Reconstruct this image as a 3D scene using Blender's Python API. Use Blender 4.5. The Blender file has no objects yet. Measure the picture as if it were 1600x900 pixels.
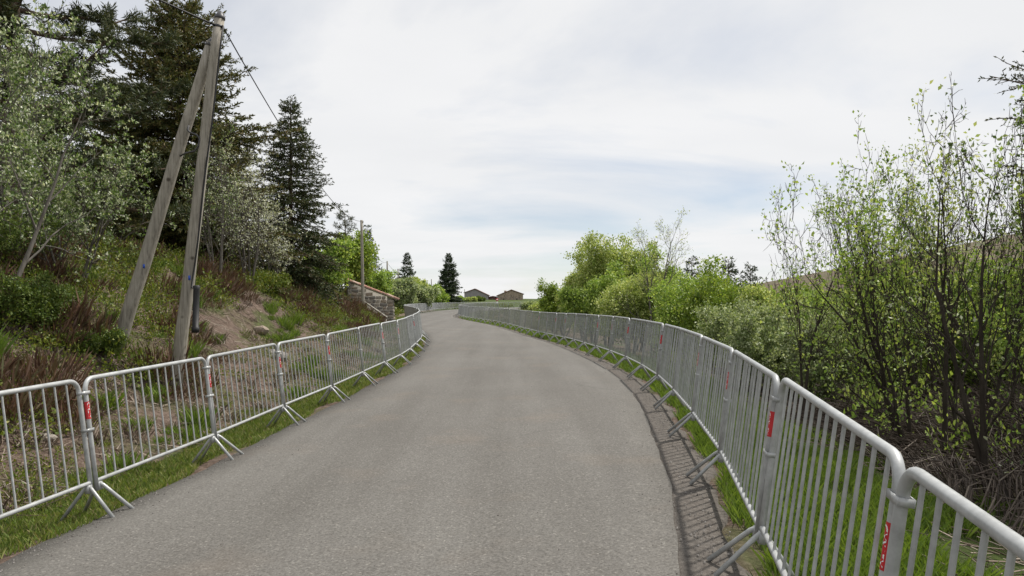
import bpy, math, random
import numpy as np
from mathutils import Vector, Matrix

# ------------------------------------------------------------------ camera, sky, sun
SC = bpy.context.scene
COL = SC.collection
F = 1114.0                     # focal length in pixels of a 1600 wide picture
EYE = 1.64
cam_d = bpy.data.cameras.new('camera')
cam_d.sensor_width = 36.0
cam_d.lens = 36.0 * F / 1600.0
cam_d.shift_y = 17.0 / 1600.0
cam_d.clip_start = 0.05
cam_d.clip_end = 6000
cam = bpy.data.objects.new('camera', cam_d)
COL.objects.link(cam)
cam.location = (0, 0, EYE)
cam.rotation_euler = (math.pi / 2, 0, 0)
SC.camera = cam

SUN_EL, SUN_AZ = math.radians(57), math.radians(54)     # azimuth from straight ahead (+Y) towards the right (+X)
world = bpy.data.worlds.new('World')
SC.world = world
world.use_nodes = True
nt = world.node_tree
nt.nodes.clear()
def wn(t, **k):
    n = nt.nodes.new(t)
    for a, b in k.items(): setattr(n, a, b)
    return n
sky = wn('ShaderNodeTexSky', sky_type='NISHITA', sun_disc=False, sun_elevation=SUN_EL, sun_rotation=SUN_AZ,
         altitude=1200, air_density=1.0, dust_density=0.6, ozone_density=1.0)
tc = wn('ShaderNodeTexCoord')
sep = wn('ShaderNodeSeparateXYZ')
nt.links.new(tc.outputs['Generated'], sep.inputs[0])
zc = wn('ShaderNodeMath', operation='ADD'); zc.inputs[1].default_value = 0.10
nt.links.new(sep.outputs['Z'], zc.inputs[0])
zm = wn('ShaderNodeMath', operation='MAXIMUM'); zm.inputs[1].default_value = 0.07
nt.links.new(zc.outputs[0], zm.inputs[0])
dx = wn('ShaderNodeMath', operation='DIVIDE'); nt.links.new(sep.outputs['X'], dx.inputs[0]); nt.links.new(zm.outputs[0], dx.inputs[1])
dy = wn('ShaderNodeMath', operation='DIVIDE'); nt.links.new(sep.outputs['Y'], dy.inputs[0]); nt.links.new(zm.outputs[0], dy.inputs[1])
cmb = wn('ShaderNodeCombineXYZ'); nt.links.new(dx.outputs[0], cmb.inputs[0]); nt.links.new(dy.outputs[0], cmb.inputs[1])
mp = wn('ShaderNodeMapping'); mp.inputs['Location'].default_value = (1.3, 4.05, 0); mp.inputs['Scale'].default_value = (0.42, 0.50, 1)
nt.links.new(cmb.outputs[0], mp.inputs[0])
n1 = wn('ShaderNodeTexNoise'); n1.inputs['Scale'].default_value = 1.0; n1.inputs['Detail'].default_value = 7; n1.inputs['Roughness'].default_value = 0.55; n1.inputs['Distortion'].default_value = 0.4
nt.links.new(mp.outputs[0], n1.inputs['Vector'])
cr = wn('ShaderNodeValToRGB')
cr.color_ramp.elements[0].position = 0.31; cr.color_ramp.elements[0].color = (0.46, 0.46, 0.46, 1)
cr.color_ramp.elements[1].position = 0.51; cr.color_ramp.elements[1].color = (0.97, 0.97, 0.97, 1)
nt.links.new(n1.outputs['Fac'], cr.inputs[0])
n2 = wn('ShaderNodeTexNoise'); n2.inputs['Scale'].default_value = 2.3; n2.inputs['Detail'].default_value = 5
nt.links.new(mp.outputs[0], n2.inputs['Vector'])
cr2 = wn('ShaderNodeValToRGB')
cr2.color_ramp.elements[0].position = 0.3; cr2.color_ramp.elements[0].color = (0.865, 0.87, 0.88, 1)
cr2.color_ramp.elements[1].position = 0.7; cr2.color_ramp.elements[1].color = (0.925, 0.925, 0.93, 1)
nt.links.new(n2.outputs['Fac'], cr2.inputs[0])
bs = wn('ShaderNodeBackground'); bs.inputs[1].default_value = 0.10
nt.links.new(sky.outputs[0], bs.inputs[0])
bc = wn('ShaderNodeBackground'); bc.inputs[1].default_value = 1.0
nt.links.new(cr2.outputs[0], bc.inputs[0])
ms = wn('ShaderNodeMixShader')
nt.links.new(cr.outputs[0], ms.inputs[0]); nt.links.new(bs.outputs[0], ms.inputs[1]); nt.links.new(bc.outputs[0], ms.inputs[2])
wo = wn('ShaderNodeOutputWorld')
nt.links.new(ms.outputs[0], wo.inputs[0])

sun_d = bpy.data.lights.new('sun', 'SUN')
sun_d.energy = 5.0
sun_d.angle = math.radians(1.6)
sun_d.color = (1.0, 0.95, 0.88)
sun = bpy.data.objects.new('sun', sun_d)
COL.objects.link(sun)
sv = Vector((math.sin(SUN_AZ) * math.cos(SUN_EL), math.cos(SUN_AZ) * math.cos(SUN_EL), math.sin(SUN_EL)))
sun.rotation_euler = sv.to_track_quat('Z', 'Y').to_euler()
sun.location = (20, 20, 40)

vs = SC.view_settings
vs.view_transform = 'Standard'; vs.look = 'None'; vs.exposure = 0.0; vs.gamma = 1.0
vs.use_curve_mapping = False
SC.cycles.max_bounces = 6
SC.cycles.transparent_max_bounces = 8

rng = np.random.default_rng(11)
random.seed(11)

# ------------------------------------------------------------------ materials
def mat_new(name):
    m = bpy.data.materials.new(name); m.use_nodes = True
    t = m.node_tree; t.nodes.clear()
    o = t.nodes.new('ShaderNodeOutputMaterial')
    return m, t, o
def N(t, typ, **k):
    n = t.nodes.new(typ)
    for a, b in k.items(): setattr(n, a, b)
    return n
def ramp(t, fac, stops, interp='LINEAR'):
    r = N(t, 'ShaderNodeValToRGB'); r.color_ramp.interpolation = interp
    e = r.color_ramp.elements
    while len(e) < len(stops): e.new(0.5)
    for el, (p, c) in zip(e, stops):
        el.position = p; el.color = (c[0], c[1], c[2], 1)
    t.links.new(fac, r.inputs[0])
    return r.outputs[0]
def noise(t, vec, scale, detail=4, rough=0.55, dist=0.0):
    n = N(t, 'ShaderNodeTexNoise')
    n.inputs['Scale'].default_value = scale; n.inputs['Detail'].default_value = detail
    n.inputs['Roughness'].default_value = rough; n.inputs['Distortion'].default_value = dist
    if vec is not None: t.links.new(vec, n.inputs['Vector'])
    return n.outputs['Fac']
def mix(t, fac, a, b, mode='MIX'):
    n = N(t, 'ShaderNodeMix', data_type='RGBA', blend_type=mode)
    for s, v in ((n.inputs[0], fac), (n.inputs[6], a), (n.inputs[7], b)):
        if hasattr(v, 'links') or hasattr(v, 'is_linked'): t.links.new(v, s)
        elif isinstance(v, (int, float)): s.default_value = v
        else: s.default_value = (v[0], v[1], v[2], 1)
    return n.outputs[2]
def bump(t, h, strength, dist=0.02):
    b = N(t, 'ShaderNodeBump'); b.inputs['Strength'].default_value = strength; b.inputs['Distance'].default_value = dist
    t.links.new(h, b.inputs['Height'])
    return b.outputs[0]
def principled(t, o, col, rough=0.6, metal=0.0, normal=None, spec=0.5):
    p = N(t, 'ShaderNodeBsdfPrincipled')
    if hasattr(col, 'is_linked'): t.links.new(col, p.inputs['Base Color'])
    else: p.inputs['Base Color'].default_value = (col[0], col[1], col[2], 1)
    if hasattr(rough, 'is_linked'): t.links.new(rough, p.inputs['Roughness'])
    else: p.inputs['Roughness'].default_value = rough
    p.inputs['Metallic'].default_value = metal
    p.inputs['Specular IOR Level'].default_value = spec
    if normal is not None: t.links.new(normal, p.inputs['Normal'])
    t.links.new(p.outputs[0], o.inputs[0])
    return p
def coord(t, kind='Object'):
    return N(t, 'ShaderNodeTexCoord').outputs[kind]

def leaf_mat(name, cols, trans=0.35, rough=0.6):
    m, t, o = mat_new(name)
    g = N(t, 'ShaderNodeNewGeometry')
    c = ramp(t, g.outputs['Random Per Island'], [(i / max(1, len(cols) - 1), k) for i, k in enumerate(cols)])
    p = N(t, 'ShaderNodeBsdfPrincipled'); p.inputs['Roughness'].default_value = rough
    p.inputs['Specular IOR Level'].default_value = 0.3
    t.links.new(c, p.inputs['Base Color'])
    tr = N(t, 'ShaderNodeBsdfTranslucent')
    c2 = mix(t, 1.0, c, (1.5 * trans, 1.5 * trans, 0.85 * trans), 'MULTIPLY')
    t.links.new(c2, tr.inputs[0])
    mx = N(t, 'ShaderNodeAddShader')      # a leaf reflects and lets through, each a share of the light
    t.links.new(p.outputs[0], mx.inputs[0]); t.links.new(tr.outputs[0], mx.inputs[1])
    t.links.new(mx.outputs[0], o.inputs[0])
    return m
def bark_mat(name, a, b, scale=9):
    m, t, o = mat_new(name)
    v = coord(t)
    mpn = N(t, 'ShaderNodeMapping'); mpn.inputs['Scale'].default_value = (1, 1, 0.3); t.links.new(v, mpn.inputs[0])
    n = noise(t, mpn.outputs[0], scale, 6, 0.65)
    c = ramp(t, n, [(0.3, a), (0.7, b)])
    principled(t, o, c, 0.9, 0, bump(t, n, 0.6, 0.03), 0.2)
    return m
def flat_mat(name, a, b, scale=8, rough=0.8, metal=0.0, bmp=0.3, dist=0.01):
    m, t, o = mat_new(name)
    n = noise(t, coord(t), scale, 5, 0.6)
    c = ramp(t, n, [(0.3, a), (0.7, b)])
    principled(t, o, c, rough, metal, bump(t, n, bmp, dist))
    return m

M = {}
def make_materials():
    # asphalt
    m, t, o = mat_new('asphalt'); v = coord(t)
    big = noise(t, v, 0.35, 4, 0.6)
    mpn = N(t, 'ShaderNodeMapping'); mpn.inputs['Scale'].default_value = (1.5, 0.10, 1); t.links.new(v, mpn.inputs[0])
    streak = noise(t, mpn.outputs[0], 1.0, 3, 0.5)
    fine = noise(t, v, 55, 5, 0.75)
    c1 = ramp(t, big, [(0.3, (0.121, 0.115, 0.106)), (0.7, (0.143, 0.137, 0.127))])
    c2 = mix(t, 0.75, c1, ramp(t, streak, [(0.3, (0.80, 0.785, 0.76)), (0.7, (1.13, 1.13, 1.12))]), 'MULTIPLY')
    c3 = mix(t, 1.0, c2, ramp(t, fine, [(0.28, (0.5, 0.5, 0.5)), (0.5, (1.0, 1.0, 1.0)), (0.72, (1.38, 1.38, 1.36))]), 'MULTIPLY')
    vo = N(t, 'ShaderNodeTexVoronoi'); vo.inputs['Scale'].default_value = 75; t.links.new(v, vo.inputs['Vector'])
    sc_ = N(t, 'ShaderNodeSeparateColor'); t.links.new(vo.outputs['Color'], sc_.inputs[0])
    spk = ramp(t, sc_.outputs[0], [(0.0, (0.74, 0.73, 0.71)), (0.5, (0.96, 0.96, 0.96)), (0.95, (1.08, 1.08, 1.08)), (0.99, (1.6, 1.6, 1.58))])
    c4 = mix(t, 0.9, c3, spk, 'MULTIPLY')
    rust = noise(t, v, 0.8, 3, 0.5)
    c5 = mix(t, ramp(t, rust, [(0.56, (0, 0, 0)), (0.75, (0.22, 0.22, 0.22))]), c4, (0.20, 0.155, 0.115))
    wv = N(t, 'ShaderNodeMapping'); t.links.new(v, wv.inputs[0])
    wn_ = N(t, 'ShaderNodeTexNoise'); wn_.inputs['Scale'].default_value = 1.1; wn_.inputs['Detail'].default_value = 5; t.links.new(v, wn_.inputs['Vector'])
    wm = N(t, 'ShaderNodeMix', data_type='VECTOR'); wm.inputs[0].default_value = 0.35
    t.links.new(v, wm.inputs[4]); t.links.new(wn_.outputs['Color'], wm.inputs[5])
    ck = N(t, 'ShaderNodeTexVoronoi', feature='DISTANCE_TO_EDGE'); ck.inputs['Scale'].default_value = 0.55; t.links.new(wm.outputs[1], ck.inputs['Vector'])
    gate = noise(t, v, 0.22, 3, 0.5)
    cm = mix(t, 1.0, ramp(t, ck.outputs['Distance'], [(0.0, (0.55, 0.55, 0.55)), (0.006, (0, 0, 0))]), ramp(t, gate, [(0.52, (0, 0, 0)), (0.6, (1, 1, 1))]), 'MULTIPLY')
    c5 = mix(t, cm, c5, (0.05, 0.048, 0.044))
    principled(t, o, c5, 0.88, 0, bump(t, fine, 0.7, 0.006), 0.3)
    M['asphalt'] = m
    # old rough shoulder
    m, t, o = mat_new('old_asphalt_shoulder'); v = coord(t)
    n = noise(t, v, 22, 8, 0.75); b = noise(t, v, 1.6, 4, 0.6)
    c = mix(t, b, ramp(t, n, [(0.3, (0.05, 0.046, 0.042)), (0.7, (0.16, 0.15, 0.138))]), ramp(t, n, [(0.3, (0.07, 0.058, 0.048)), (0.7, (0.20, 0.175, 0.15))]))
    principled(t, o, c, 0.95, 0, bump(t, n, 1.0, 0.02), 0.2)
    M['shoulder'] = m
    # ground: litter / moss / grass driven by a vertex mask
    m, t, o = mat_new('bank_soil'); v = coord(t)
    at_ = N(t, 'ShaderNodeAttribute', attribute_name='grass')
    n1_ = noise(t, v, 0.7, 5, 0.6, 0.5); n2_ = noise(t, v, 14, 7, 0.75); n3_ = noise(t, v, 3.2, 4, 0.6)
    litter = ramp(t, n2_, [(0.25, (0.035, 0.026, 0.020)), (0.5, (0.125, 0.090, 0.070)), (0.75, (0.27, 0.215, 0.18))])
    moss = ramp(t, n2_, [(0.3, (0.03, 0.045, 0.012)), (0.7, (0.10, 0.125, 0.035))])
    gr = ramp(t, n2_, [(0.3, (0.03, 0.045, 0.012)), (0.7, (0.085, 0.115, 0.03))])
    c = mix(t, ramp(t, n1_, [(0.48, (0, 0, 0)), (0.62, (0.85, 0.85, 0.85))]), litter, moss)
    add = N(t, 'ShaderNodeMath', operation='MULTIPLY_ADD'); add.inputs[1].default_value = 0.8
    t.links.new(n3_, add.inputs[0]); t.links.new(at_.outputs['Fac'], add.inputs[2])
    c = mix(t, ramp(t, add.outputs[0], [(0.72, (0, 0, 0)), (0.95, (1, 1, 1))]), c, gr)
    principled(t, o, c, 0.95, 0, bump(t, n2_, 0.9, 0.05), 0.15)
    M['soil'] = m
    # galvanised steel
    m, t, o = mat_new('galvanised_steel'); v = coord(t)
    n = noise(t, v, 16, 5, 0.6); n2_ = noise(t, v, 90, 2, 0.5)
    oi = N(t, 'ShaderNodeObjectInfo')
    c = ramp(t, n, [(0.3, (0.33, 0.34, 0.338)), (0.7, (0.45, 0.462, 0.46))])
    c = mix(t, 0.6, c, ramp(t, oi.outputs['Random'], [(0, (0.78, 0.78, 0.78)), (1, (1.12, 1.12, 1.12))]), 'MULTIPLY')
    geo = N(t, 'ShaderNodeNewGeometry'); n3_ = noise(t, geo.outputs['Position'], 7, 6, 0.7)
    c = mix(t, 0.8, c, ramp(t, n3_, [(0.3, (0.72, 0.72, 0.71)), (0.55, (1.0, 1.0, 1.0)), (0.75, (1.16, 1.16, 1.17))]), 'MULTIPLY')
    principled(t, o, c, ramp(t, n, [(0.3, (0.30, 0.30, 0.30)), (0.7, (0.48, 0.48, 0.48))]), 0.12, bump(t, n2_, 0.12, 0.002))
    M['steel'] = m
    M['red'] = flat_mat('red_sticker', (0.42, 0.012, 0.018), (0.55, 0.02, 0.025), 30, 0.45, 0, 0.1, 0.001)
    M['white'] = flat_mat('white_print', (0.72, 0.72, 0.72), (0.82, 0.82, 0.82), 30, 0.5, 0, 0.05, 0.001)
    # weathered pole
    m, t, o = mat_new('weathered_pole_wood'); v = coord(t)
    mpn = N(t, 'ShaderNodeMapping'); mpn.inputs['Scale'].default_value = (1, 1, 0.05); t.links.new(v, mpn.inputs[0])
    n = noise(t, mpn.outputs[0], 34, 7, 0.7); n2_ = noise(t, v, 2.2, 4, 0.6)
    c = ramp(t, n, [(0.28, (0.14, 0.128, 0.108)), (0.5, (0.31, 0.29, 0.25)), (0.75, (0.44, 0.415, 0.375))])
    c = mix(t, 0.7, c, ramp(t, n2_, [(0.3, (0.66, 0.64, 0.60)), (0.7, (1.1, 1.08, 1.04))]), 'MULTIPLY')
    vo = N(t, 'ShaderNodeTexVoronoi'); vo.inputs['Scale'].default_value = 3.0; t.links.new(v, vo.inputs['Vector'])
    c = mix(t, ramp(t, vo.outputs['Distance'], [(0.05, (0.85, 0.85, 0.85)), (0.12, (0, 0, 0))]), c, (0.05, 0.038, 0.028))
    principled(t, o, c, 0.85, 0, bump(t, n, 0.7, 0.01), 0.2)
    M['pole'] = m
    M['black'] = flat_mat('black_plastic', (0.006, 0.006, 0.007), (0.014, 0.014, 0.015), 12, 0.6, 0, 0.1, 0.002)
    M['dark_metal'] = flat_mat('dark_bracket_steel', (0.05, 0.05, 0.053), (0.10, 0.10, 0.105), 12, 0.5, 0.6, 0.1, 0.002)
    M['blue'] = flat_mat('blue_enamel', (0.02, 0.07, 0.38), (0.03, 0.10, 0.48), 10, 0.4)
    M['bark_grey'] = bark_mat('grey_bark', (0.07, 0.062, 0.052), (0.17, 0.155, 0.135))
    M['bark_dark'] = bark_mat('dark_bark', (0.028, 0.022, 0.017), (0.075, 0.062, 0.05))
    M['bark_brown'] = bark_mat('brown_bark', (0.05, 0.036, 0.025), (0.13, 0.095, 0.068))
    M['bark_silver'] = bark_mat('silver_bark', (0.13, 0.12, 0.105), (0.26, 0.245, 0.22))
    M['spruce'] = leaf_mat('spruce_needles', [(0.019, 0.033, 0.015), (0.039, 0.063, 0.021), (0.068, 0.083, 0.027), (0.083, 0.075, 0.030)], 0.12)
    M['spruce_red'] = leaf_mat('spruce_needles_olive', [(0.037, 0.048, 0.018), (0.072, 0.091, 0.024), (0.114, 0.117, 0.033), (0.176, 0.121, 0.047)], 0.12)
    M['spruce_blue'] = leaf_mat('spruce_needles_dark', [(0.018, 0.029, 0.018), (0.036, 0.058, 0.026), (0.058, 0.083, 0.033)], 0.12)
    M['pine'] = leaf_mat('pine_needles', [(0.020, 0.032, 0.014), (0.051, 0.068, 0.026), (0.093, 0.093, 0.038)], 0.12)
    M['beam'] = leaf_mat('whitebeam_leaves', [(0.035, 0.06, 0.016), (0.06, 0.10, 0.024), (0.09, 0.14, 0.035), (0.14, 0.19, 0.06), (0.33, 0.36, 0.25), (0.50, 0.52, 0.42)], 0.35)
    M['beam_bud'] = leaf_mat('whitebeam_buds', [(0.14, 0.18, 0.07), (0.34, 0.36, 0.25), (0.52, 0.53, 0.45), (0.60, 0.60, 0.54)], 0.3)
    M['grey_leaf'] = leaf_mat('sallow_grey_leaves', [(0.090, 0.131, 0.043), (0.153, 0.197, 0.078), (0.252, 0.290, 0.156), (0.378, 0.412, 0.276)], 0.35)
    M['fresh'] = leaf_mat('fresh_green_leaves', [(0.091, 0.151, 0.026), (0.144, 0.216, 0.042), (0.209, 0.281, 0.059), (0.300, 0.346, 0.105)], 0.45)
    M['fresh2'] = leaf_mat('spring_green_leaves', [(0.119, 0.169, 0.038), (0.194, 0.246, 0.062), (0.284, 0.324, 0.110), (0.387, 0.401, 0.180)], 0.42)
    M['bright'] = leaf_mat('bright_green_leaves', [(0.081, 0.134, 0.015), (0.132, 0.189, 0.026), (0.202, 0.244, 0.046)], 0.45)
    M['grass'] = leaf_mat('verge_grass_blades', [(0.059, 0.096, 0.015), (0.096, 0.143, 0.022), (0.141, 0.177, 0.037), (0.222, 0.190, 0.096)], 0.35)
    M['grass_bright'] = leaf_mat('lush_grass_blades', [(0.055, 0.093, 0.012), (0.091, 0.142, 0.019), (0.127, 0.175, 0.030)], 0.4)
    M['bilberry'] = leaf_mat('bilberry_leaves', [(0.042, 0.069, 0.010), (0.077, 0.110, 0.014), (0.113, 0.139, 0.021), (0.160, 0.156, 0.030)], 0.35)
    M['heather'] = leaf_mat('heather_twigs', [(0.054, 0.029, 0.020), (0.099, 0.054, 0.036), (0.153, 0.090, 0.059), (0.090, 0.090, 0.038)], 0.1)
    M['litter'] = leaf_mat('dead_twig_litter', [(0.08, 0.055, 0.04), (0.15, 0.11, 0.08), (0.25, 0.20, 0.155), (0.36, 0.31, 0.26)], 0.05)
    M['brush'] = leaf_mat('dead_brush', [(0.045, 0.033, 0.026), (0.090, 0.068, 0.054), (0.165, 0.133, 0.105)], 0.0)
    M['field'] = leaf_mat('field_grass', [(0.056, 0.088, 0.020), (0.096, 0.120, 0.036), (0.152, 0.136, 0.072)], 0.3)
    M['gorse'] = leaf_mat('broom_leaves', [(0.030, 0.056, 0.010), (0.059, 0.096, 0.015), (0.089, 0.126, 0.022), (0.118, 0.141, 0.026)], 0.3)
    M['grit'] = leaf_mat('grit_stones', [(0.056, 0.050, 0.043), (0.112, 0.102, 0.093), (0.198, 0.186, 0.174)], 0.0)
    M['stone'] = []
    for i, (a, b) in enumerate([((0.20, 0.18, 0.155), (0.34, 0.31, 0.275)), ((0.24, 0.21, 0.175), (0.40, 0.36, 0.31)), ((0.13, 0.12, 0.11), (0.24, 0.22, 0.20)), ((0.25, 0.20, 0.155), (0.38, 0.31, 0.25))]):
        M['stone'].append(flat_mat('hut_stone_tone', a, b, 7, 0.9, 0, 0.7, 0.03))
    M['mortar'] = flat_mat('hut_mortar', (0.30, 0.28, 0.24), (0.44, 0.41, 0.36), 10, 0.95, 0, 0.6, 0.02)
    M['tile'] = [flat_mat('clay_tile_tone', a, b, 9, 0.85, 0, 0.4, 0.01) for a, b in
                 [((0.30, 0.14, 0.095), (0.48, 0.27, 0.20)), ((0.42, 0.27, 0.205), (0.62, 0.47, 0.39)), ((0.22, 0.12, 0.09), (0.36, 0.22, 0.17))]]
    M['wood'] = flat_mat('old_board_wood', (0.11, 0.085, 0.065), (0.21, 0.175, 0.145), 12, 0.9, 0, 0.5, 0.01)
    M['concrete'] = flat_mat('mossy_concrete', (0.20, 0.19, 0.16), (0.34, 0.32, 0.28), 5, 0.95, 0, 0.5, 0.02)
    M['wall_grey'] = flat_mat('grey_plank_gable', (0.21, 0.195, 0.20), (0.31, 0.29, 0.295), 1.2, 0.9, 0, 0.3, 0.03)
    M['wall_brown'] = flat_mat('brown_stone_gable', (0.26, 0.20, 0.155), (0.40, 0.325, 0.26), 1.5, 0.95, 0, 0.5, 0.05)
    M['wall_red'] = flat_mat('red_boarded_wall', (0.15, 0.075, 0.07), (0.22, 0.12, 0.11), 1.2, 0.9, 0, 0.3, 0.03)
    M['roof_far'] = flat_mat('red_brown_roof', (0.12, 0.06, 0.05), (0.19, 0.105, 0.09), 2, 0.9, 0, 0.3, 0.03)
    M['glass'] = flat_mat('dark_window', (0.02, 0.022, 0.026), (0.035, 0.038, 0.042), 2, 0.15)
    M['sign_red'] = flat_mat('sign_red', (0.50, 0.02, 0.025), (0.58, 0.03, 0.035), 5, 0.4, 0, 0.05, 0.001)
make_materials()

# ------------------------------------------------------------------ mesh helpers
def mesh_np(name, V, Fc, mats, midx=None, smooth=False):
    V = np.asarray(V, dtype=np.float32); Fc = np.asarray(Fc, dtype=np.int32)
    me = bpy.data.meshes.new(name)
    k = Fc.shape[1]
    me.vertices.add(len(V)); me.vertices.foreach_set('co', V.ravel())
    me.loops.add(Fc.size); me.loops.foreach_set('vertex_index', Fc.ravel())
    me.polygons.add(len(Fc)); me.polygons.foreach_set('loop_start', np.arange(0, Fc.size, k, dtype=np.int32))
    if not isinstance(mats, (list, tuple)): mats = [mats]
    for m in mats: me.materials.append(m)
    if midx is not None: me.polygons.foreach_set('material_index', np.asarray(midx, dtype=np.int32))
    if smooth: me.polygons.foreach_set('use_smooth', np.ones(len(Fc), dtype=bool))
    me.update(calc_edges=True)
    return me
def link(name, me, parent=None, loc=None):
    o = bpy.data.objects.new(name, me); COL.objects.link(o)
    if parent is not None: o.parent = parent
    if loc is not None: o.location = loc
    return o
def tag(o, label=None, cat=None, group=None, kind=None):
    if label: o['label'] = label
    if cat: o['category'] = cat
    if group: o['group'] = group
    if kind: o['kind'] = kind
    return o
def empty(name, loc, label=None, cat=None, group=None):
    o = bpy.data.objects.new(name, None); COL.objects.link(o); o.location = loc
    o.empty_display_size = 0.2
    return tag(o, label, cat, group)

def segs_mesh(P0, P1, R0, R1, k):
    P0 = np.asarray(P0, float); P1 = np.asarray(P1, float); R0 = np.asarray(R0, float); R1 = np.asarray(R1, float)
    d = P1 - P0; L = np.linalg.norm(d, axis=1, keepdims=True); L[L == 0] = 1; d = d / L
    ref = np.where(np.abs(d[:, 2:3]) > 0.9, np.array([[1.0, 0, 0]]), np.array([[0, 0, 1.0]]))
    a = np.cross(d, ref); a /= np.linalg.norm(a, axis=1, keepdims=True); b = np.cross(d, a)
    th = np.arange(k) / k * 2 * math.pi
    ring = a[:, None, :] * np.cos(th)[None, :, None] + b[:, None, :] * np.sin(th)[None, :, None]
    V0 = P0[:, None, :] + ring * R0[:, None, None]; V1 = P1[:, None, :] + ring * R1[:, None, None]
    n = len(P0)
    V = np.concatenate([V0, V1], axis=1).reshape(-1, 3)
    i = np.arange(k); j = (i + 1) % k
    q = np.stack([j, i, i + k, j + k], axis=1)
    Fc = (np.arange(n)[:, None, None] * (2 * k) + q[None]).reshape(-1, 4)
    return V, Fc
def join(parts):
    Vs, Fs, n = [], [], 0
    for V, Fc in parts:
        if len(V) == 0: continue
        Vs.append(V); Fs.append(Fc + n); n += len(V)
    return np.concatenate(Vs), np.concatenate(Fs)
def tube(pts, rad, k=10, caps=True):
    """one continuous tube along a polyline, quads only (caps are degenerate fans kept as quads)"""
    pts = [Vector(p) for p in pts]
    if not hasattr(rad, '__len__'): rad = [rad] * len(pts)
    V, Fc = [], []
    up = None
    for i, p in enumerate(pts):
        d = (pts[min(i + 1, len(pts) - 1)] - pts[max(i - 1, 0)]).normalized()
        if up is None:
            up = Vector((0, 0, 1)) if abs(d.z) < 0.9 else Vector((0, 1, 0))
        a = d.cross(up).normalized(); up = a.cross(d).normalized()
        for j in range(k):
            th = 2 * math.pi * j / k
            V.append(p + (a * math.cos(th) + up * math.sin(th)) * rad[i])
    for i in range(len(pts) - 1):
        for j in range(k):
            j2 = (j + 1) % k
            Fc.append((i * k + j, i * k + j2, (i + 1) * k + j2, (i + 1) * k + j))
    if caps:
        for base, p, flip in ((0, pts[0], True), ((len(pts) - 1) * k, pts[-1], False)):
            c = len(V); V.append(p)
            for j in range(0, k, 2):
                q = (base + j, base + (j + 1) % k, base + (j + 2) % k, c)
                Fc.append(q[::-1] if flip else q)
    return np.array([tuple(v) for v in V]), np.array(Fc)
def box(x0, x1, y0, y1, z0, z1):
    V = np.array([(x, y, z) for z in (z0, z1) for y in (y0, y1) for x in (x0, x1)], float)
    Fc = np.array([(0, 2, 3, 1), (4, 5, 7, 6), (0, 1, 5, 4), (2, 6, 7, 3), (0, 4, 6, 2), (1, 3, 7, 5)])
    return V, Fc
def unit(a): return a / np.maximum(np.linalg.norm(a, axis=1, keepdims=True), 1e-9)
def leaves(P, A, size, width, r, fold=0.18):
    """folded leaf quads from base points P along axes A"""
    n = len(P); A = unit(A); size = np.broadcast_to(np.asarray(size, float), (n,))[:, None]
    S = unit(np.cross(A, r.normal(size=(n, 3)))); Nn = np.cross(A, S)
    v0 = P; v2 = P + A * size
    mid = P + A * size * 0.5 + Nn * size * fold
    V = np.stack([v0, mid + S * size * width, v2, mid - S * size * width], axis=1).reshape(-1, 3)
    return V, np.arange(4 * n).reshape(n, 4)
def blades(P, H, W, lean, r):
    n = len(P)
    az = r.uniform(0, 2 * math.pi, n); s = np.stack([np.cos(az), np.sin(az), np.zeros(n)], 1)
    az2 = r.uniform(0, 2 * math.pi, n); l = np.stack([np.cos(az2), np.sin(az2), np.zeros(n)], 1) * (lean * H * r.uniform(0.2, 1, n))[:, None]
    up = np.zeros((n, 3)); up[:, 2] = H
    V = np.stack([P - s * W[:, None], P + s * W[:, None], P + l * 0.45 + up * 0.6 + s * W[:, None] * 0.6, P + l + up], 1).reshape(-1, 3)
    return V, np.arange(4 * n).reshape(n, 4)

# ------------------------------------------------------------------ the lie of the land
LEFT = [(-30, -7.2), (2.05, -3.95), (4.07, -3.75), (6.10, -3.55), (8.13, -3.36), (10.16, -3.22), (12.19, -3.05), (14.23, -2.94), (16.27, -2.86), (18.31, -2.83), (20.35, -2.87), (22.39, -2.98), (24.43, -3.10), (26.46, -3.29), (31, -3.95), (36, -4.85), (42, -5.95), (50, -7.4), (60, -8.9), (75, -10.5), (93, -11.1), (110, -11.0), (125, -9.5), (136, -6.5), (143, -2.5), (150, 4), (160, 16), (400, 280), (5000, 5300)]
RIGHT = [(-30, -5.5), (0.2, 0.62), (2.21, 1.04), (4.23, 1.43), (6.23, 1.79), (8.25, 2.06), (10.28, 2.29), (12.31, 2.48), (14.34, 2.57), (16.38, 2.57), (18.42, 2.49), (20.45, 2.37), (22.49, 2.23), (24.52, 2.08), (26.55, 1.89), (28.58, 1.67), (30.6, 1.42), (32.62, 1.15), (34.65, 0.88), (36.67, 0.61), (38.69, 0.36), (40.71, 0.05), (42.72, -0.27), (44.74, -0.60), (46.75, -0.95), (50, -1.6), (57, -3.05), (63, -4.2), (68, -5.0), (75, -5.7), (84, -5.9), (94, -5.4), (104, -3.6), (113, -0.6), (121, 4), (132, 14), (400, 290), (5000, 5320)]
ZL = [(-30, -0.2), (2, -0.16), (6.1, -0.14), (8.1, -0.12), (10.2, -0.09), (12.2, -0.06), (14.2, -0.03), (16.3, -0.01), (18.3, 0.0), (20.4, 0.02), (22.4, 0.04), (24.4, 0.07), (26.5, 0.10), (36, 0.12), (50, 0.08), (75, 0.0), (93, -0.03), (130, -0.10), (200, 0.25), (5000, 0.3)]
ZR = [(-30, 0.0), (0.2, 0.04), (2.2, 0.06), (4.2, 0.09), (10.3, 0.12), (14.3, 0.10), (18.4, 0.09), (22.5, 0.06), (26.5, 0.01), (30.6, -0.04), (36.7, -0.07), (46.7, -0.05), (57, -0.08), (68, -0.10), (84, -0.05), (100, 0.0), (200, 0.25), (5000, 0.3)]
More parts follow.
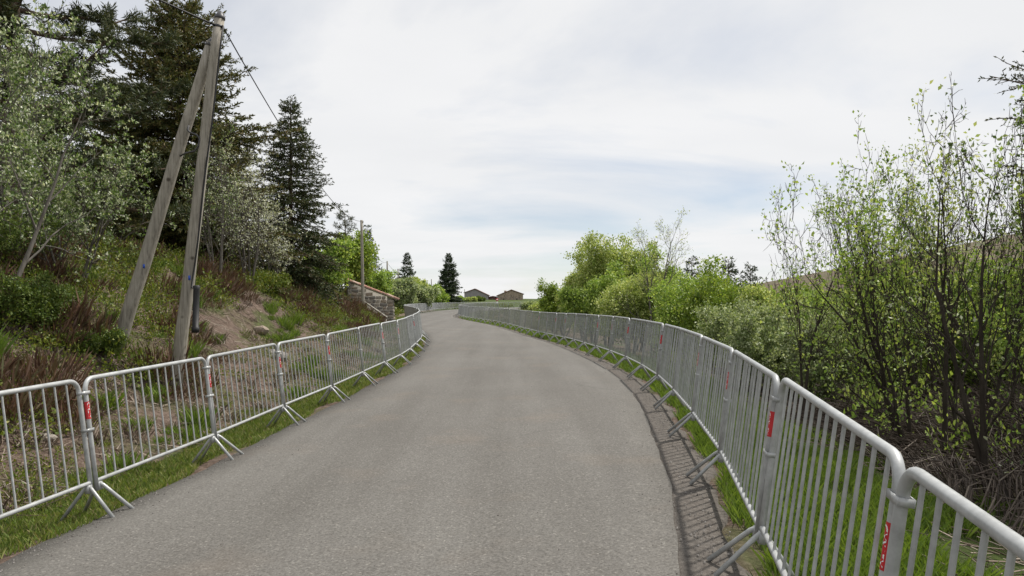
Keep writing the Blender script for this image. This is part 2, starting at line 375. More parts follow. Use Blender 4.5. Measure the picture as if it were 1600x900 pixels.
def curve(pts):
    xs = np.array([p[0] for p in pts], float); ys = np.array([p[1] for p in pts], float)
    h = np.diff(xs); dl = np.diff(ys) / h
    m = np.zeros(len(xs)); m[0] = dl[0]; m[-1] = dl[-1]
    m[1:-1] = (dl[:-1] * h[1:] + dl[1:] * h[:-1]) / (h[1:] + h[:-1])
    def f(q):
        q = np.asarray(q, float)
        i = np.clip(np.searchsorted(xs, q) - 1, 0, len(h) - 1)
        t = (q - xs[i]) / h[i]; t2 = t * t; t3 = t2 * t
        return (2*t3-3*t2+1)*ys[i] + (t3-2*t2+t)*h[i]*m[i] + (-2*t3+3*t2)*ys[i+1] + (t3-t2)*h[i]*m[i+1]
    return f
DROP = 0.09
XL, XR, fzl, fzr = curve(LEFT), curve(RIGHT), curve([(a, b - DROP) for a, b in ZL]), curve([(a, b - DROP) for a, b in ZR])
def slope_cos(fx, y):
    s = (fx(y + 0.5) - fx(y - 0.5)); return 1 / np.sqrt(1 + s * s)
BANK = np.array([(0, 0), (0.45, -0.054), (0.9, -0.05), (1.4, 0.10), (2.0, 0.36), (3, 0.98), (4, 1.65), (5.3, 2.4), (6.5, 2.75), (9, 3.0), (16, 3.5), (40, 5.0), (100, 7), (6000, 9)])
FALL = np.array([(0, 0), (0.45, -0.054), (1.5, -0.15), (3, -0.42), (6, -0.85), (12, -1.2), (30, -1.1), (60, -0.6), (6000, -0.3)])
def bumps(x, y):
    return (np.sin(x * 2.1 + 0.7 * y) * np.cos(y * 1.3 - 0.5 * x) * 0.5 + np.sin(x * 0.9 - y * 0.61 + 1.2) * 0.8 + np.sin(x * 4.3 + 1.9) * np.sin(y * 3.7 + 0.4) * 0.25)
def ground(x, y):
    x = np.asarray(x, float); y = np.asarray(y, float)
    xl, xr = XL(y), XR(y); zl, zr = fzl(y), fzr(y)
    dl = (xl - x) * slope_cos(XL, y); dr = (x - xr) * slope_cos(XR, y)
    u = np.clip((x - xl) / np.maximum(xr - xl, 0.5), 0, 1)
    e = np.minimum(np.maximum(-dl, 0), np.maximum(-dr, 0))
    z = zl * (1 - u) + zr * u + 0.12 * np.minimum(e, 0.4)
    bs_ = np.interp(y, [-50, 0, 52, 75, 100, 140, 5000], [1, 1, 0.95, 0.6, 0.42, 0.16, 0.1])
    rough = np.clip((dl - 1.2) / 1.5, 0, 1) * np.interp(y, [0, 90, 150], [1, 0.6, 0.2])
    z = z + np.where(dl > 0, np.where(dl < 0.9, 1, bs_) * np.interp(dl, BANK[:, 0], BANK[:, 1]) + rough * 0.14 * bumps(x, y), 0)
    fs = np.interp(y, [-50, 60, 110, 160, 5000], [1, 1, 0.4, 0.0, 0.0])
    rough = np.clip((dr - 1.0) / 2, 0, 1) * np.interp(y, [0, 90, 150], [1, 0.6, 0.2])
    z = z + np.where(dr > 0, np.where(dr < 0.45, 1, fs) * np.interp(dr, FALL[:, 0], FALL[:, 1]) + rough * 0.08 * bumps(x * 0.7, y * 0.8), 0)
    z = z + 0.20 * np.clip(x - 30, 0, 260) * np.exp(-((y - 150) / 62.0) ** 2)
    z = z - np.clip(y - 290, 0, None) ** 1.05 * 0.07
    return z
def gz(x, y): return float(ground(x, y))
def px(p, Y): return (p - 800.0) / F * Y          # sideways metres for a picture column at a distance
def pz(p, Y): return EYE - (p - 467.0) / F * Y

def build_ground():
    xs = np.concatenate([[-4000, -1500, -600, -300, -180, -120, -90, -70, -55, -45, -36, -30, -25], np.arange(-21, -13, 0.5), np.arange(-13, 8, 0.22), np.arange(8, 20, 0.6), [21, 23, 26, 30, 35, 40, 46, 52, 58, 64, 70, 78, 86, 95, 105, 120, 150, 190, 240, 300, 400, 600, 1500, 4000]])
    ys = np.concatenate([[-400, -120, -50, -25, -14, -8, -5, -3], np.arange(-2, 40, 0.25), np.arange(40, 80, 0.5), np.arange(80, 160, 1.25), np.arange(160, 300, 6), [300, 320, 350, 400, 500, 700, 1000, 1600, 2600, 4500]])
    X, Y = np.meshgrid(xs, ys)
    Z = ground(X, Y)
    xl, xr = XL(Y), XR(Y)
    inside = np.clip(np.minimum(X - xl - 0.08, xr - 0.05 - X) / 0.25, 0, 1) * (Y < 170)
    Z = Z - 0.10 * inside
    V = np.stack([X, Y, Z], -1).reshape(-1, 3)
    nx, ny = len(xs), len(ys)
    i = np.arange(ny - 1)[:, None] * nx + np.arange(nx - 1)[None, :]
    Fc = np.stack([i, i + 1, i + nx + 1, i + nx], -1).reshape(-1, 4)
    me = mesh_np('ground', V, Fc, M['soil'], smooth=True)
    dl = xl - X; dr = X - xr
    g = np.where(dl > 0.12, np.clip(np.minimum((dl - 0.12) / 0.25, 1.25 - dl / 1.0), 0, 1), 0)
    g = np.maximum(g, np.where(dr > 0.05, np.clip(np.minimum((dr - 0.05) / 0.5, 1.0 - (dr - 1.3) / 2.0), 0.1, 1), 0))
    g = np.where(Y > 110, 0.85, g)
    g = np.where(X > 36, np.where(Y < 210, 0.30, g), g)
    a = me.attributes.new('grass', 'FLOAT', 'POINT'); a.data.foreach_set('value', g.astype(np.float32).ravel())
    tag(link('ground', me), kind='structure')
build_ground()

def strip(name, ys, xa, xb, nu, dz, m, skirt=0.14):
    U = np.linspace(0, 1, nu)
    A, B = xa(ys), xb(ys)
    X = A[:, None] * (1 - U) + B[:, None] * U
    Y = np.repeat(ys[:, None], nu, 1)
    Z = ground(X, Y) + dz
    X = np.concatenate([X[:, :1] - 0.02, X, X[:, -1:] + 0.02], 1); Y = np.concatenate([Y[:, :1], Y, Y[:, -1:]], 1)
    Z = np.concatenate([Z[:, :1] - skirt, Z, Z[:, -1:] - skirt], 1)
    n = nu + 2
    V = np.stack([X, Y, Z], -1).reshape(-1, 3)
    i = np.arange(len(ys) - 1)[:, None] * n + np.arange(n - 1)[None, :]
    Fc = np.stack([i, i + 1, i + n + 1, i + n], -1).reshape(-1, 4)
    return tag(link(name, mesh_np(name, V, Fc, m, smooth=True)), kind='structure')
ROAD_Y = np.concatenate([np.arange(-8, 60, 0.2), np.arange(60, 172, 0.8)])
def wob(y, s, a): return a * (np.sin(y * 1.7 + s) + 0.7 * np.sin(y * 4.1 + 2 * s) + 0.5 * np.sin(y * 9.7 + s * 3)) / 2
ROAD_L = lambda y: XL(y) + 0.08 + wob(y, 1.0, 0.05) + wob(y * 3.1, 0.4, 0.02)
ROAD_R = lambda y: XR(y) - 0.43 + wob(y, 4.0, 0.025)
strip('road', ROAD_Y, ROAD_L, ROAD_R, 13, 0.015, M['asphalt'])
strip('road_shoulder', ROAD_Y, lambda y: ROAD_R(y) - 0.06, lambda y: XR(y) - 0.02 + wob(y, 2.2, 0.12), 4, 0.008, M['shoulder'])

# ------------------------------------------------------------------ crowd barriers
LEAN = 0.122
HP = 0.994                      # half distance between the two posts
def frame_mesh(k, kc):
    r, rad, top = 0.0195, 0.10, 1.079 + DROP
    pts = [(-HP, 0, 0.205), (-HP, 0, 0.6), (-HP, 0, top - rad)]
    for i in range(1, kc + 1):
        a = math.pi / 2 * i / kc
        pts.append((-HP + rad * (1 - math.cos(a)), 0, top - rad + rad * math.sin(a)))
    pts += [(x, 0, top) for x in (-0.45, 0, 0.45)]
    for i in range(0, kc + 1):
        a = math.pi / 2 * (1 - i / kc)
        pts.append((HP - rad * (1 - math.cos(a)), 0, top - rad + rad * math.sin(a)))
    pts += [(HP, 0, 0.6), (HP, 0, 0.205)]
    return tube(pts, r, k)
BARX = [-HP + (i + 1) * (2 * HP / 15) for i in range(14)]
def foot_mesh(k):
    g, e, h = 0.245, 0.075, 0.262     # reach, toe offset along the row, height of the bend
    leg = tube([(e, -g, -0.004), (0.012, -0.035, h - 0.02), (0, -0.012, h), (0, 0.012, h), (0.012, 0.035, h - 0.02), (e, g, -0.004)], 0.0155, k)
    return join([leg, box(-0.022, 0.024, -0.020, 0.020, h - 0.055, h + 0.012)])
FAR = {'frame': mesh_np('frame', *frame_mesh(6, 2), M['steel'], smooth=True),
       'rail': mesh_np('bottom_rail', *tube([(-HP, 0, 0.29), (0, 0, 0.29), (HP, 0, 0.29)], 0.018, 5, False), M['steel'], smooth=True),
       'bars': mesh_np('bars', *join([tube([(x, 0, 0.29), (x, 0, 1.165)], 0.0082, 4, False) for x in BARX]), M['steel'], smooth=True),
       'foot': mesh_np('foot', *foot_mesh(4), M['steel'])}
def clamp_mesh():
    # a flat steel loop round the two posts of a joint
    xo, xi, yo = 0.0255, 0.0775, 0.025
    h, t_ = 0.013, 0.0035
    return join([box(-xi, xo, -yo, -yo + t_, -h, h), box(-xi, xo, yo - t_, yo, -h, h), box(-xi, -xi + t_, -yo + t_, yo - t_, -h, h), box(xo - t_, xo, -yo + t_, yo - t_, -h, h)])
def sticker_mesh(side):
    k = 18; V = []; Fc = []
    c = -math.pi / 2 if side == 'left' else math.pi / 2
    for i in range(k + 1):
        a = c - 2.4 + 4.8 * i / k
        for z in (0.825, 0.975):
            V.append((-HP + 0.0203 * math.cos(a), 0.0203 * math.sin(a), z))
    for i in range(k): Fc.append((2 * i, 2 * i + 2, 2 * i + 3, 2 * i + 1))
    return np.array(V), np.array(Fc)
def text_mesh(side):
    cu = bpy.data.curves.new('lettering', 'FONT'); cu.body = 'ALTRAD'; cu.size = 0.046
    cu.align_x = 'CENTER'; cu.align_y = 'CENTER'; cu.resolution_u = 2; cu.offset = 0.0012; cu.space_character = 1.02
    o = bpy.data.objects.new('lettering', cu); COL.objects.link(o)
    dg = bpy.context.evaluated_depsgraph_get(); dg.update()
    me = bpy.data.meshes.new_from_object(o.evaluated_get(dg))
    bpy.data.objects.remove(o); bpy.data.curves.remove(cu)
    xs = [v.co.x for v in me.vertices]; s = 0.134 / (max(xs) - min(xs))
    for v in me.vertices:
        tx, ty = v.co.x * s, v.co.y * s * 1.15
        if side == 'left':   a = -math.pi / 2 - ty / 0.0209
        else:                a = math.pi / 2 - ty / 0.0209
        v.co = (-HP + 0.0209 * math.cos(a), 0.0209 * math.sin(a), 0.90 + tx)
    me.materials.clear(); me.materials.append(M['white'])
    me.name = 'lettering'
    return me
NEAR = {'frame': mesh_np('frame', *frame_mesh(14, 7), M['steel'], smooth=True),
        'rail': mesh_np('bottom_rail', *tube([(-HP + 0.005, 0, 0.29), (0, 0, 0.29), (HP - 0.005, 0, 0.29)], 0.0170, 12, False), M['steel'], smooth=True),
        'bar': mesh_np('bar', *tube([(0, 0, 0.295), (0, 0, 1.165)], 0.0082, 8, False), M['steel'], smooth=True),
        'foot': mesh_np('foot', *foot_mesh(10), M['steel'], smooth=True),
        'clamp': mesh_np('clamp', *clamp_mesh(), M['steel'])}
for sd in ('left', 'right'):
    NEAR['sticker_' + sd] = mesh_np('sticker', *sticker_mesh(sd), M['red'], smooth=True)
    NEAR['text_' + sd] = text_mesh(sd)

ORD = ['', 'second', 'third', 'fourth', 'fifth', 'sixth', 'seventh', 'eighth', 'ninth', 'tenth', 'eleventh', 'twelfth', 'thirteenth', 'fourteenth', 'fifteenth', 'sixteenth', 'seventeenth', 'eighteenth', 'nineteenth', 'twentieth', 'twenty-first', 'twenty-second', 'twenty-third', 'twenty-fourth', 'twenty-fifth', 'twenty-sixth', 'twenty-seventh', 'twenty-eighth']
def walk(fx, y0, y1, step=2.04):
    out = [y0]; y = y0
    while y < y1:
        a, b = y + 0.02, y + 2.2
        x0 = float(fx(y))
        for _ in range(40):
            m_ = (a + b) / 2
            if math.hypot(m_ - y, float(fx(m_)) - x0) > step: b = m_
            else: a = m_
        y = a; out.append(y)
    return out
def barrier(side, ya, yb, near, label, i):
    fx, fz = (XL, fzl) if side == 'left' else (XR, fzr)
    r = random.Random(i * 7 + (0 if side == 'left' else 1000))
    A = Vector((float(fx(ya)), ya, float(fz(ya)) + 0.016)); B = Vector((float(fx(yb)), yb, float(fz(yb)) + 0.016))
    t = (B - A).normalized()
    n = Vector((-t.y, t.x, 0)).normalized() if side == 'left' else Vector((t.y, -t.x, 0)).normalized()
    lean = LEAN + r.uniform(-0.012, 0.012)
    up = Vector((0, 0, 1)) * math.cos(lean) + n * math.sin(lean)
    up = (up - t * up.dot(t)).normalized()
    yv = up.cross(t)
    mid = (A + B) / 2 + n * r.uniform(-0.008, 0.008) + Vector((0, 0, r.uniform(-0.006, 0.008)))
    root = empty('crowd_barrier', (0, 0, 0), label, 'barrier', 'crowd barriers along the %s-hand road edge' % side)
    root.matrix_world = Matrix(((t.x, yv.x, up.x, mid.x), (t.y, yv.y, up.y, mid.y), (t.z, yv.z, up.z, mid.z), (0, 0, 0, 1)))
    S = NEAR if near else FAR
    link('frame', S['frame'], root); link('bottom_rail', S['rail'], root)
    for x in (-HP + 0.03, HP - 0.03):
        f = link('foot', S['foot'], root, (x, 0, 0)); f.rotation_euler = (0, 0, (0 if x < 0 else math.pi) + r.uniform(-0.10, 0.10))
    if near:
        for x in BARX:
            o = link('bar', S['bar'], root, (x + r.gauss(0, 0.0015), 0, 0)); o.rotation_euler = (r.gauss(0, 0.002), r.gauss(0, 0.003), r.uniform(0, 6))
        for z in (1.055, 0.73): link('clamp', S['clamp'], root, (-HP, 0, z + r.uniform(-0.006, 0.006)))
        s = link('sticker', S['sticker_' + side], root); s['label'] = 'red sticker with white lettering'
        link('lettering', S['text_' + side], s)
    else:
        tag(link('bars', S['bars'], root), kind='stuff')
def barrier_row(side, y0, yend, ynear):
    ys = walk(XL if side == 'left' else XR, y0, yend)
    for i, (a, b) in enumerate(zip(ys[:-1], ys[1:])):
        if i == 0: lab = 'galvanised steel crowd barrier nearest the camera in the %s-hand row, cut by the frame' % side
        elif i < len(ORD): lab = 'galvanised steel crowd barrier, %s from the camera in the %s-hand row' % (ORD[i], side)
        elif side == 'left': lab = 'small far steel crowd barrier of the left-hand row beyond the bend'
        else: lab = 'small far steel crowd barrier of the right-hand row near the far bend'
        barrier(side, a, b, a < ynear, lab, i)
barrier_row('left', 4.07, 142, 25)
barrier_row('right', 0.2, 124, 33)

# ------------------------------------------------------------------ tree growing
class Skel:
    def __init__(s): s.seg = {0: [], 1: [], 2: [], 3: [], 4: []}; s.tips = []
def grow(S, r, p, d, L, rad, lev, P):
    n = max(3, int(P['nseg'][lev])); st = L / n
    wob_, trop = P['wob'][lev], P['trop'][lev]
    pts = [p]; dirs = [d]; rads = [rad]
    tip = rad * P['taper'][lev]
    for i in range(n):
        d = (d + Vector((r.gauss(0, wob_), r.gauss(0, wob_), r.gauss(0, wob_) + trop))).normalized()
        q = p + d * st
        r1 = rad + (tip - rad) * (i + 1) / n
        S.seg[lev].append((p, q, rads[-1], r1))
        p = q; pts.append(p); dirs.append(d); rads.append(r1)
    last = lev == P['levels'] - 1
    if lev >= P['leaf_from']:
        k = P['leaf_pts'] if last else max(1, P['leaf_pts'] // 2)
        for j in range(k):
            u = (0.25 + 0.75 * (j + r.random()) / k) * n
            i = min(int(u), n - 1); f = u - i
            S.tips.append((pts[i].lerp(pts[i + 1], f), dirs[i + 1]))
    if last: return
    nc = P['kids'][lev]; nc = max(1, int(nc * r.uniform(0.8, 1.2) + 0.5))
    t0 = P['tmin'][lev]; az = r.uniform(0, 6.28)
    for c in range(nc):
        u = t0 + (1 - t0) * (c + r.random()) / nc
        ii = min(int(u * n), n - 1); f = u * n - ii
        q = pts[ii].lerp(pts[ii + 1], f); dd = dirs[ii + 1]
        az += 2.4 + r.gauss(0, 0.4)
        ang = math.radians(r.gauss(P['ang'][lev], 9))
        side = dd.cross(Vector((math.cos(az), math.sin(az), 0.15))).normalized()
        nd = (dd * math.cos(ang) + side * math.sin(ang)).normalized()
        ratio = P['ratio'][lev] * (1 - P['cone'] * (u - t0)) * r.uniform(0.7, 1.2)
        grow(S, r, q, nd, L * ratio, max(rads[ii] * P['rr'][lev], 0.0035), lev + 1, P)
DEF = dict(levels=4, nseg=[7, 5, 4, 3], wob=[0.07, 0.13, 0.17, 0.2], trop=[0.03, 0.05, 0.04, 0.02], taper=[0.10, 0.15, 0.3, 0.5],
           kids=[9, 6, 5], tmin=[0.22, 0.15, 0.12], ang=[42, 45, 48], ratio=[0.55, 0.5, 0.5], rr=[0.55, 0.55, 0.6], cone=0.5, leaf_from=2, leaf_pts=5)
SIDES = {0: 9, 1: 6, 2: 4, 3: 3, 4: 3}
def skel_mesh(S):
    parts = []
    for lev, sg in S.seg.items():
        if not sg: continue
        P0 = [tuple(a[0]) for a in sg]; P1 = [tuple(a[1]) for a in sg]
        parts.append(segs_mesh(P0, P1, [a[2] for a in sg], [a[3] for a in sg], SIDES[lev]))
    return join(parts)
TREES = []
def broadleaf(name, label, cat, X, Y, H, seed, stems=1, spread=0.25, rad=0.07, leaf=0.06, width=0.3, per=4, bark='bark_grey', lm='fresh', group=None, upright=0.4, clip=1.0, base_r=0.15, lean=(0, 0), scat=0.09, vary=0.35, R=None, **kw):
    P = dict(DEF); P.update(kw)
    r = random.Random(seed); rg = np.random.default_rng(seed)
    z = gz(X, Y) - 0.08; H = H + 0.08
    S = Skel()
    for s in range(stems):
        a = r.uniform(0, 6.28) if stems > 1 else 0
        sp = spread * r.uniform(0.3, 1.1) if stems > 1 else 0.03
        d = Vector((math.cos(a) * sp + lean[0], math.sin(a) * sp + lean[1], 1)).normalized()
        b = Vector((math.cos(a) * base_r * (stems > 1), math.sin(a) * base_r * (stems > 1), 0))
        h = H * (r.uniform(0.68, 1.0) if s else 1.0)
        grow(S, r, b, d, h * 0.86, rad * r.uniform(0.65, 1.0), 0, P)
    ends = np.array([tuple(e[1]) for sg in S.seg.values() for e in sg])
    sz_ = H / ends[:, 2].max(); ctr = np.median(ends[:, :2], 0) * 0.5
    sxy = sz_ if R is None else R / np.percentile(np.linalg.norm(ends[:, :2] - ctr, axis=1), 95)
    K = Vector((sxy, sxy, sz_))
    for lv in S.seg: S.seg[lv] = [(a * K, b * K, c, e) for a, b, c, e in S.seg[lv]]
    S.tips = [(a * K, b) for a, b in S.tips]
    root = empty(name, (X, Y, z), label, cat, group)
    link('trunk', mesh_np('trunk', *skel_mesh(S), M[bark], smooth=True), root)
    T = S.tips
    if T:
        Pp = np.array([tuple(t[0]) for t in T]); Dd = np.array([tuple(t[1]) for t in T])
        if clip < 1:
            keep = rg.random(len(Pp)) < clip; Pp, Dd = Pp[keep], Dd[keep]
        Pp = np.repeat(Pp, per, 0); Dd = np.repeat(Dd, per, 0)
        n = len(Pp)
        A = unit(Dd * 0.5 + rg.normal(size=(n, 3)) * 0.75 + np.array([0, 0, upright]))
        Pp = Pp + rg.normal(size=(n, 3)) * scat * np.array([1, 1, 0.8])
        sz = leaf * rg.uniform(1 - vary, 1 + vary, n)
        link('crown', mesh_np('crown', *leaves(Pp, A, sz, width, rg), M[lm]), root)
    TREES.append(root)
    return root

def conifer(name, label, X, Y, H, R, seed, lm='spruce', bark='bark_brown', whorls=24, nb=7, needle=0.07, twigs=12, per=14, bare=0.06, droop=0.25, curve_up=0.35, power=0.85, trunk_r=None, cat='conifer', group=None, twl=0.5, ragged=0.18, lean=(0, 0), top_open=0.0, z=None):
    rg = np.random.default_rng(seed)
    z0 = gz(X, Y) - 0.1 if z is None else z
    root = empty(name, (X, Y, z0), label, cat, group)
    tr = trunk_r or H * 0.013 + 0.03
    hs = np.linspace(0, H, 12)
    tp = [(lean[0] * h * h / H, lean[1] * h * h / H, h) for h in hs]
    parts = [segs_mesh(tp[:-1], tp[1:], np.interp(hs[:-1], [0, H], [tr, 0.012]), np.interp(hs[1:], [0, H], [tr, 0.012]), 8)]
    B0, B1, BR0, BR1 = [], [], [], []
    TP, TD, TL = [], [], []
    for w in range(whorls):
        t = bare + (1 - bare) * (w + rg.uniform(0, 0.6)) / whorls
        if t >= 0.995: continue
        h0 = t * H
        n = max(3, int(round(nb * (1.05 - 0.35 * t) + rg.uniform(-1, 1))))
        az0 = rg.uniform(0, 6.28)
        for b in range(n):
            az = az0 + b * 6.283 / n + rg.normal() * 0.22
            h = min(h0 + rg.uniform(-0.5, 0.5) * H / whorls, H)
            L = R * ((1 - t) ** power) * (1 + rg.normal() * ragged) + 0.10 + 0.12 * R * rg.random() * 0.5
            L = max(L, 0.12)
            th = math.radians(20 + 50 * t * t) if t > 0.5 else math.radians(20)
            el = (t - 0.45) * 0.9 - droop * (1 - t) + rg.normal() * 0.17
            ca, sa = math.cos(az), math.sin(az)
            m_ = 5; p = np.array([lean[0] * h * h / H, lean[1] * h * h / H, h])
            pp = [p]
            for i in range(m_):
                e = el - 0.25 * droop * math.sin(i / m_ * 3.14) + curve_up * (i / m_) ** 2
                p = p + np.array([ca * math.cos(e), sa * math.cos(e), math.sin(e)]) * (L / m_)
                pp.append(p)
            br = 0.008 + 0.011 * L
            for i in range(m_):
                B0.append(pp[i]); B1.append(pp[i + 1]); BR0.append(br * (1 - i / m_ * 0.8)); BR1.append(br * (1 - (i + 1) / m_ * 0.8))
            k = max(4, int(twigs * (0.35 + L / R)))
            for j in range(k):
                u = 0.14 + 0.86 * (j + rg.random()) / k
                ii = min(int(u * m_), m_ - 1); q = pp[ii] + (pp[ii + 1] - pp[ii]) * (u * m_ - ii)
                bd = (pp[ii + 1] - pp[ii]); bd = bd / np.linalg.norm(bd)
                sgn = 1 if j % 2 else -1
                sd = np.array([-sa, ca, 0]) * sgn
                an = rg.normal(0.85, 0.25) * (1 - 0.6 * (u > 0.93))
                td = bd * math.cos(an) + sd * math.sin(an) + np.array([0, 0, rg.normal(-0.10, 0.20)])
                td /= np.linalg.norm(td)
                TP.append(q); TD.append(td); TL.append(min(L * twl * (1.05 - u) * rg.uniform(0.6, 1.2) + 0.10, 0.9))
    parts.append(segs_mesh(B0, B1, BR0, BR1, 3))
    TP, TD, TL = np.array(TP), np.array(TD), np.array(TL)
    parts.append(segs_mesh(TP, TP + TD * TL[:, None], np.full(len(TP), 0.006), np.full(len(TP), 0.003), 3))
    link('trunk', mesh_np('trunk', *join(parts), M[bark], smooth=True), root)
    cnt = np.maximum(4, (per * TL / 0.35).astype(int))
    idx = np.repeat(np.arange(len(TP)), cnt)
    u = rg.random(len(idx)) ** 0.8
    Pn = TP[idx] + TD[idx] * (TL[idx] * u)[:, None]
    A = unit(TD[idx] * 0.9 + rg.normal(size=(len(idx), 3)) * 0.55 + np.array([0, 0, 0.12]))
    V, Fc = leaves(Pn, A, needle * rg.uniform(0.7, 1.4, len(idx)), 0.16, rg, 0.05)
    link('crown', mesh_np('crown', V, Fc, M[lm]), root)
    return root

def pine(name, label, X, Y, H, seed, lm='pine', R=3.0, first=0.25, limbs=26, tuft=0.16, tufts=24, per=16, group=None, flat=0.25, spread_pow=0.6, twig_l=0.45):
    """open-grown pine: irregular limbs carrying rounded needle tufts"""
    rg = np.random.default_rng(seed); r = random.Random(seed)
    root = empty(name, (X, Y, gz(X, Y) - 0.1), label, 'conifer', group)
    B0, B1, R0, R1 = [], [], [], []
    def path(p, d, L, rad, n, wob_, trop):
        out = [p]
        for i in range(n):
            d = d + rg.normal(size=3) * wob_ + np.array([0, 0, trop]); d /= np.linalg.norm(d)
            q = p + d * (L / n)
            B0.append(p); B1.append(q); R0.append(rad * (1 - 0.75 * i / n)); R1.append(rad * (1 - 0.75 * (i + 1) / n))
            p = q; out.append(p)
        return out
    tr = path(np.zeros(3), np.array([0.02, 0, 1.0]), H, H * 0.018, 12, 0.03, 0.05)
    TP, TD = [], []
    for i in range(limbs):
        t = first + (1 - first) * (i + rg.random()) / limbs
        k = min(int(t * 12), 11); p = tr[k] + (tr[k + 1] - tr[k]) * (t * 12 - k)
        az = i * 2.4 + rg.normal() * 0.3
        L = R * ((1 - t) ** spread_pow + 0.12) * rg.uniform(0.65, 1.15)
        el = rg.normal(flat, 0.15)
        lp = path(p, np.array([math.cos(az) * math.cos(el), math.sin(az) * math.cos(el), math.sin(el)]), L, 0.02 + 0.016 * L, 6, 0.12, 0.03)
        n = max(5, int(tufts * L / R))
        for j in range(n):
            u = 0.25 + 0.75 * (j + rg.random()) / n
            kk = min(int(u * 6), 5); q = lp[kk] + (lp[kk + 1] - lp[kk]) * (u * 6 - kk)
            d = rg.normal(size=3); d[2] = abs(d[2]) * 0.6; d += np.array([math.cos(az), math.sin(az), 0.1]) * 0.8; d /= np.linalg.norm(d)
            tl = twig_l * rg.uniform(0.5, 1.2)
            B0.append(q); B1.append(q + d * tl); R0.append(0.009); R1.append(0.005)
            for m_ in (0.45, 0.75, 1.0): TP.append(q + d * tl * m_); TD.append(d)
    link('trunk', mesh_np('trunk', *segs_mesh(B0, B1, R0, R1, 5), M['bark_brown'], smooth=True), root)
    TP, TD = np.array(TP), np.array(TD)
    P_ = np.repeat(TP, per, 0); n = len(P_)
    A = unit(np.repeat(TD, per, 0) * 0.7 + rg.normal(size=(n, 3)) * 0.8)
    link('crown', mesh_np('crown', *leaves(P_ + rg.normal(size=(n, 3)) * 0.03, A, tuft * rg.uniform(0.7, 1.2, n), 0.08, rg, 0.02), M[lm]), root)
    return root

# ------------------------------------------------------------------ poles and wires
def lerp3(a, b, t): return tuple(a[i] + (b[i] - a[i]) * t for i in range(3))
def tapered(a, b, ra, rb, k=14, n=8, wob_=0.006, seed=0):
    r = random.Random(seed)
    pts = [Vector(lerp3(a, b, i / n)) + Vector((r.gauss(0, wob_), r.gauss(0, wob_), 0)) for i in range(n + 1)]
    return tube(pts, [ra + (rb - ra) * i / n for i in range(n + 1)], k)
def rel(p, o): return (p[0] - o[0], p[1] - o[1], p[2] - o[2])
def main_pole():
    b = (px(271, 11), 11.0, gz(px(271, 11), 11.0) - 0.25); tpt = (px(343.5, 11), 11.0, pz(27, 11))
    root = empty('utility_pole', b, 'tall leaning weathered wooden utility pole behind the left barriers, with black cable sleeve', 'pole')
    link('shaft', mesh_np('shaft', *tapered((0, 0, 0), rel(tpt, b), 0.100, 0.074, 16, 10, 0.005, 3), M['pole'], smooth=True), root)
    top = rel(tpt, b); d = Vector(top).normalized()
    cap = tube([Vector(top) - d * 0.03, Vector(top) + d * 0.01, Vector(top) + d * 0.10], [0.082, 0.080, 0.012], 12)
    link('cap', mesh_np('cap', *cap, M['dark_metal']), root)
    col = tube([Vector(top) - d * 0.17, Vector(top) - d * 0.13], [0.080, 0.080], 14)
    link('collar', mesh_np('collar', *col, M['dark_metal'], smooth=True), root)
    # cable running down the right side, then the hanging sleeve
    side = Vector((0.088, -0.05, 0))
    pts = []
    for t_ in np.linspace(0.975, 0.30, 12):
        pts.append(Vector(top) * float(t_) + side * (1.05 + 0.1 * math.sin(t_ * 19)))
    foot = Vector((px(307, 10.85), 10.85, pz(452, 10.85))) - Vector(b)
    pts.append(foot)
    link('down_cable', mesh_np('down_cable', *tube(pts, 0.014, 8), M['black'], smooth=True), root)
    f2 = foot + Vector((-0.012, -0.01, -0.66))
    link('cable_sleeve', mesh_np('cable_sleeve', *tube([foot + Vector((0, 0, 0.06)), foot + Vector((0, 0, 0.05)), foot, f2 + Vector((0, 0, 0.09)), f2 + Vector((0, 0, 0.085)), f2], [0.03, 0.052, 0.046, 0.046, 0.056, 0.056], 14), M['black'], smooth=False), root)
    q = Vector(top) * 0.325 + Vector((0.05, -0.096, 0))
    link('tag', mesh_np('tag', *box(q.x - 0.015, q.x + 0.012, q.y + 0.008, q.y + 0.03, q.z - 0.035, q.z + 0.035), M['blue']), root)
    # spacer bracket towards the strut
    B = lambda x, y: Vector((px(x, 10.93), 10.93, pz(y, 10.93))) - Vector(b)
    pth = [B(281, 244), B(290, 239), B(304, 236), B(310, 228), B(312, 217), B(308, 211), B(297, 207), B(293, 203), B(295, 196)]
    link('brace', mesh_np('brace', *tube(pth, 0.014, 8), M['dark_metal'], smooth=True), root)
    s0 = (px(177, 11.0), 11.0, gz(px(177, 11.0), 11.0) - 0.25); s1 = (px(329, 11.02), 11.06, pz(66, 11.04))
    st = empty('pole_strut', s0, 'slanting wooden strut propping the tall leaning utility pole', 'pole')
    link('shaft', mesh_np('shaft', *tapered((0, 0, 0), rel(s1, s0), 0.106, 0.080, 16, 10, 0.005, 5), M['pole'], smooth=True), st)
    q = Vector(rel(s1, s0)); dd = q.normalized()
    link('cap', mesh_np('cap', *tube([q - dd * 0.07, q - dd * 0.01, q + dd * 0.07], [0.085, 0.083, 0.03], 12), M['dark_metal']), st)
    q = q * 0.30 + Vector((0.06, -0.105, 0))
    link('tag', mesh_np('tag', *box(q.x - 0.014, q.x + 0.010, q.y + 0.012, q.y + 0.034, q.z - 0.03, q.z + 0.03), M['blue']), st)
    return tpt
TOP = [main_pole()]
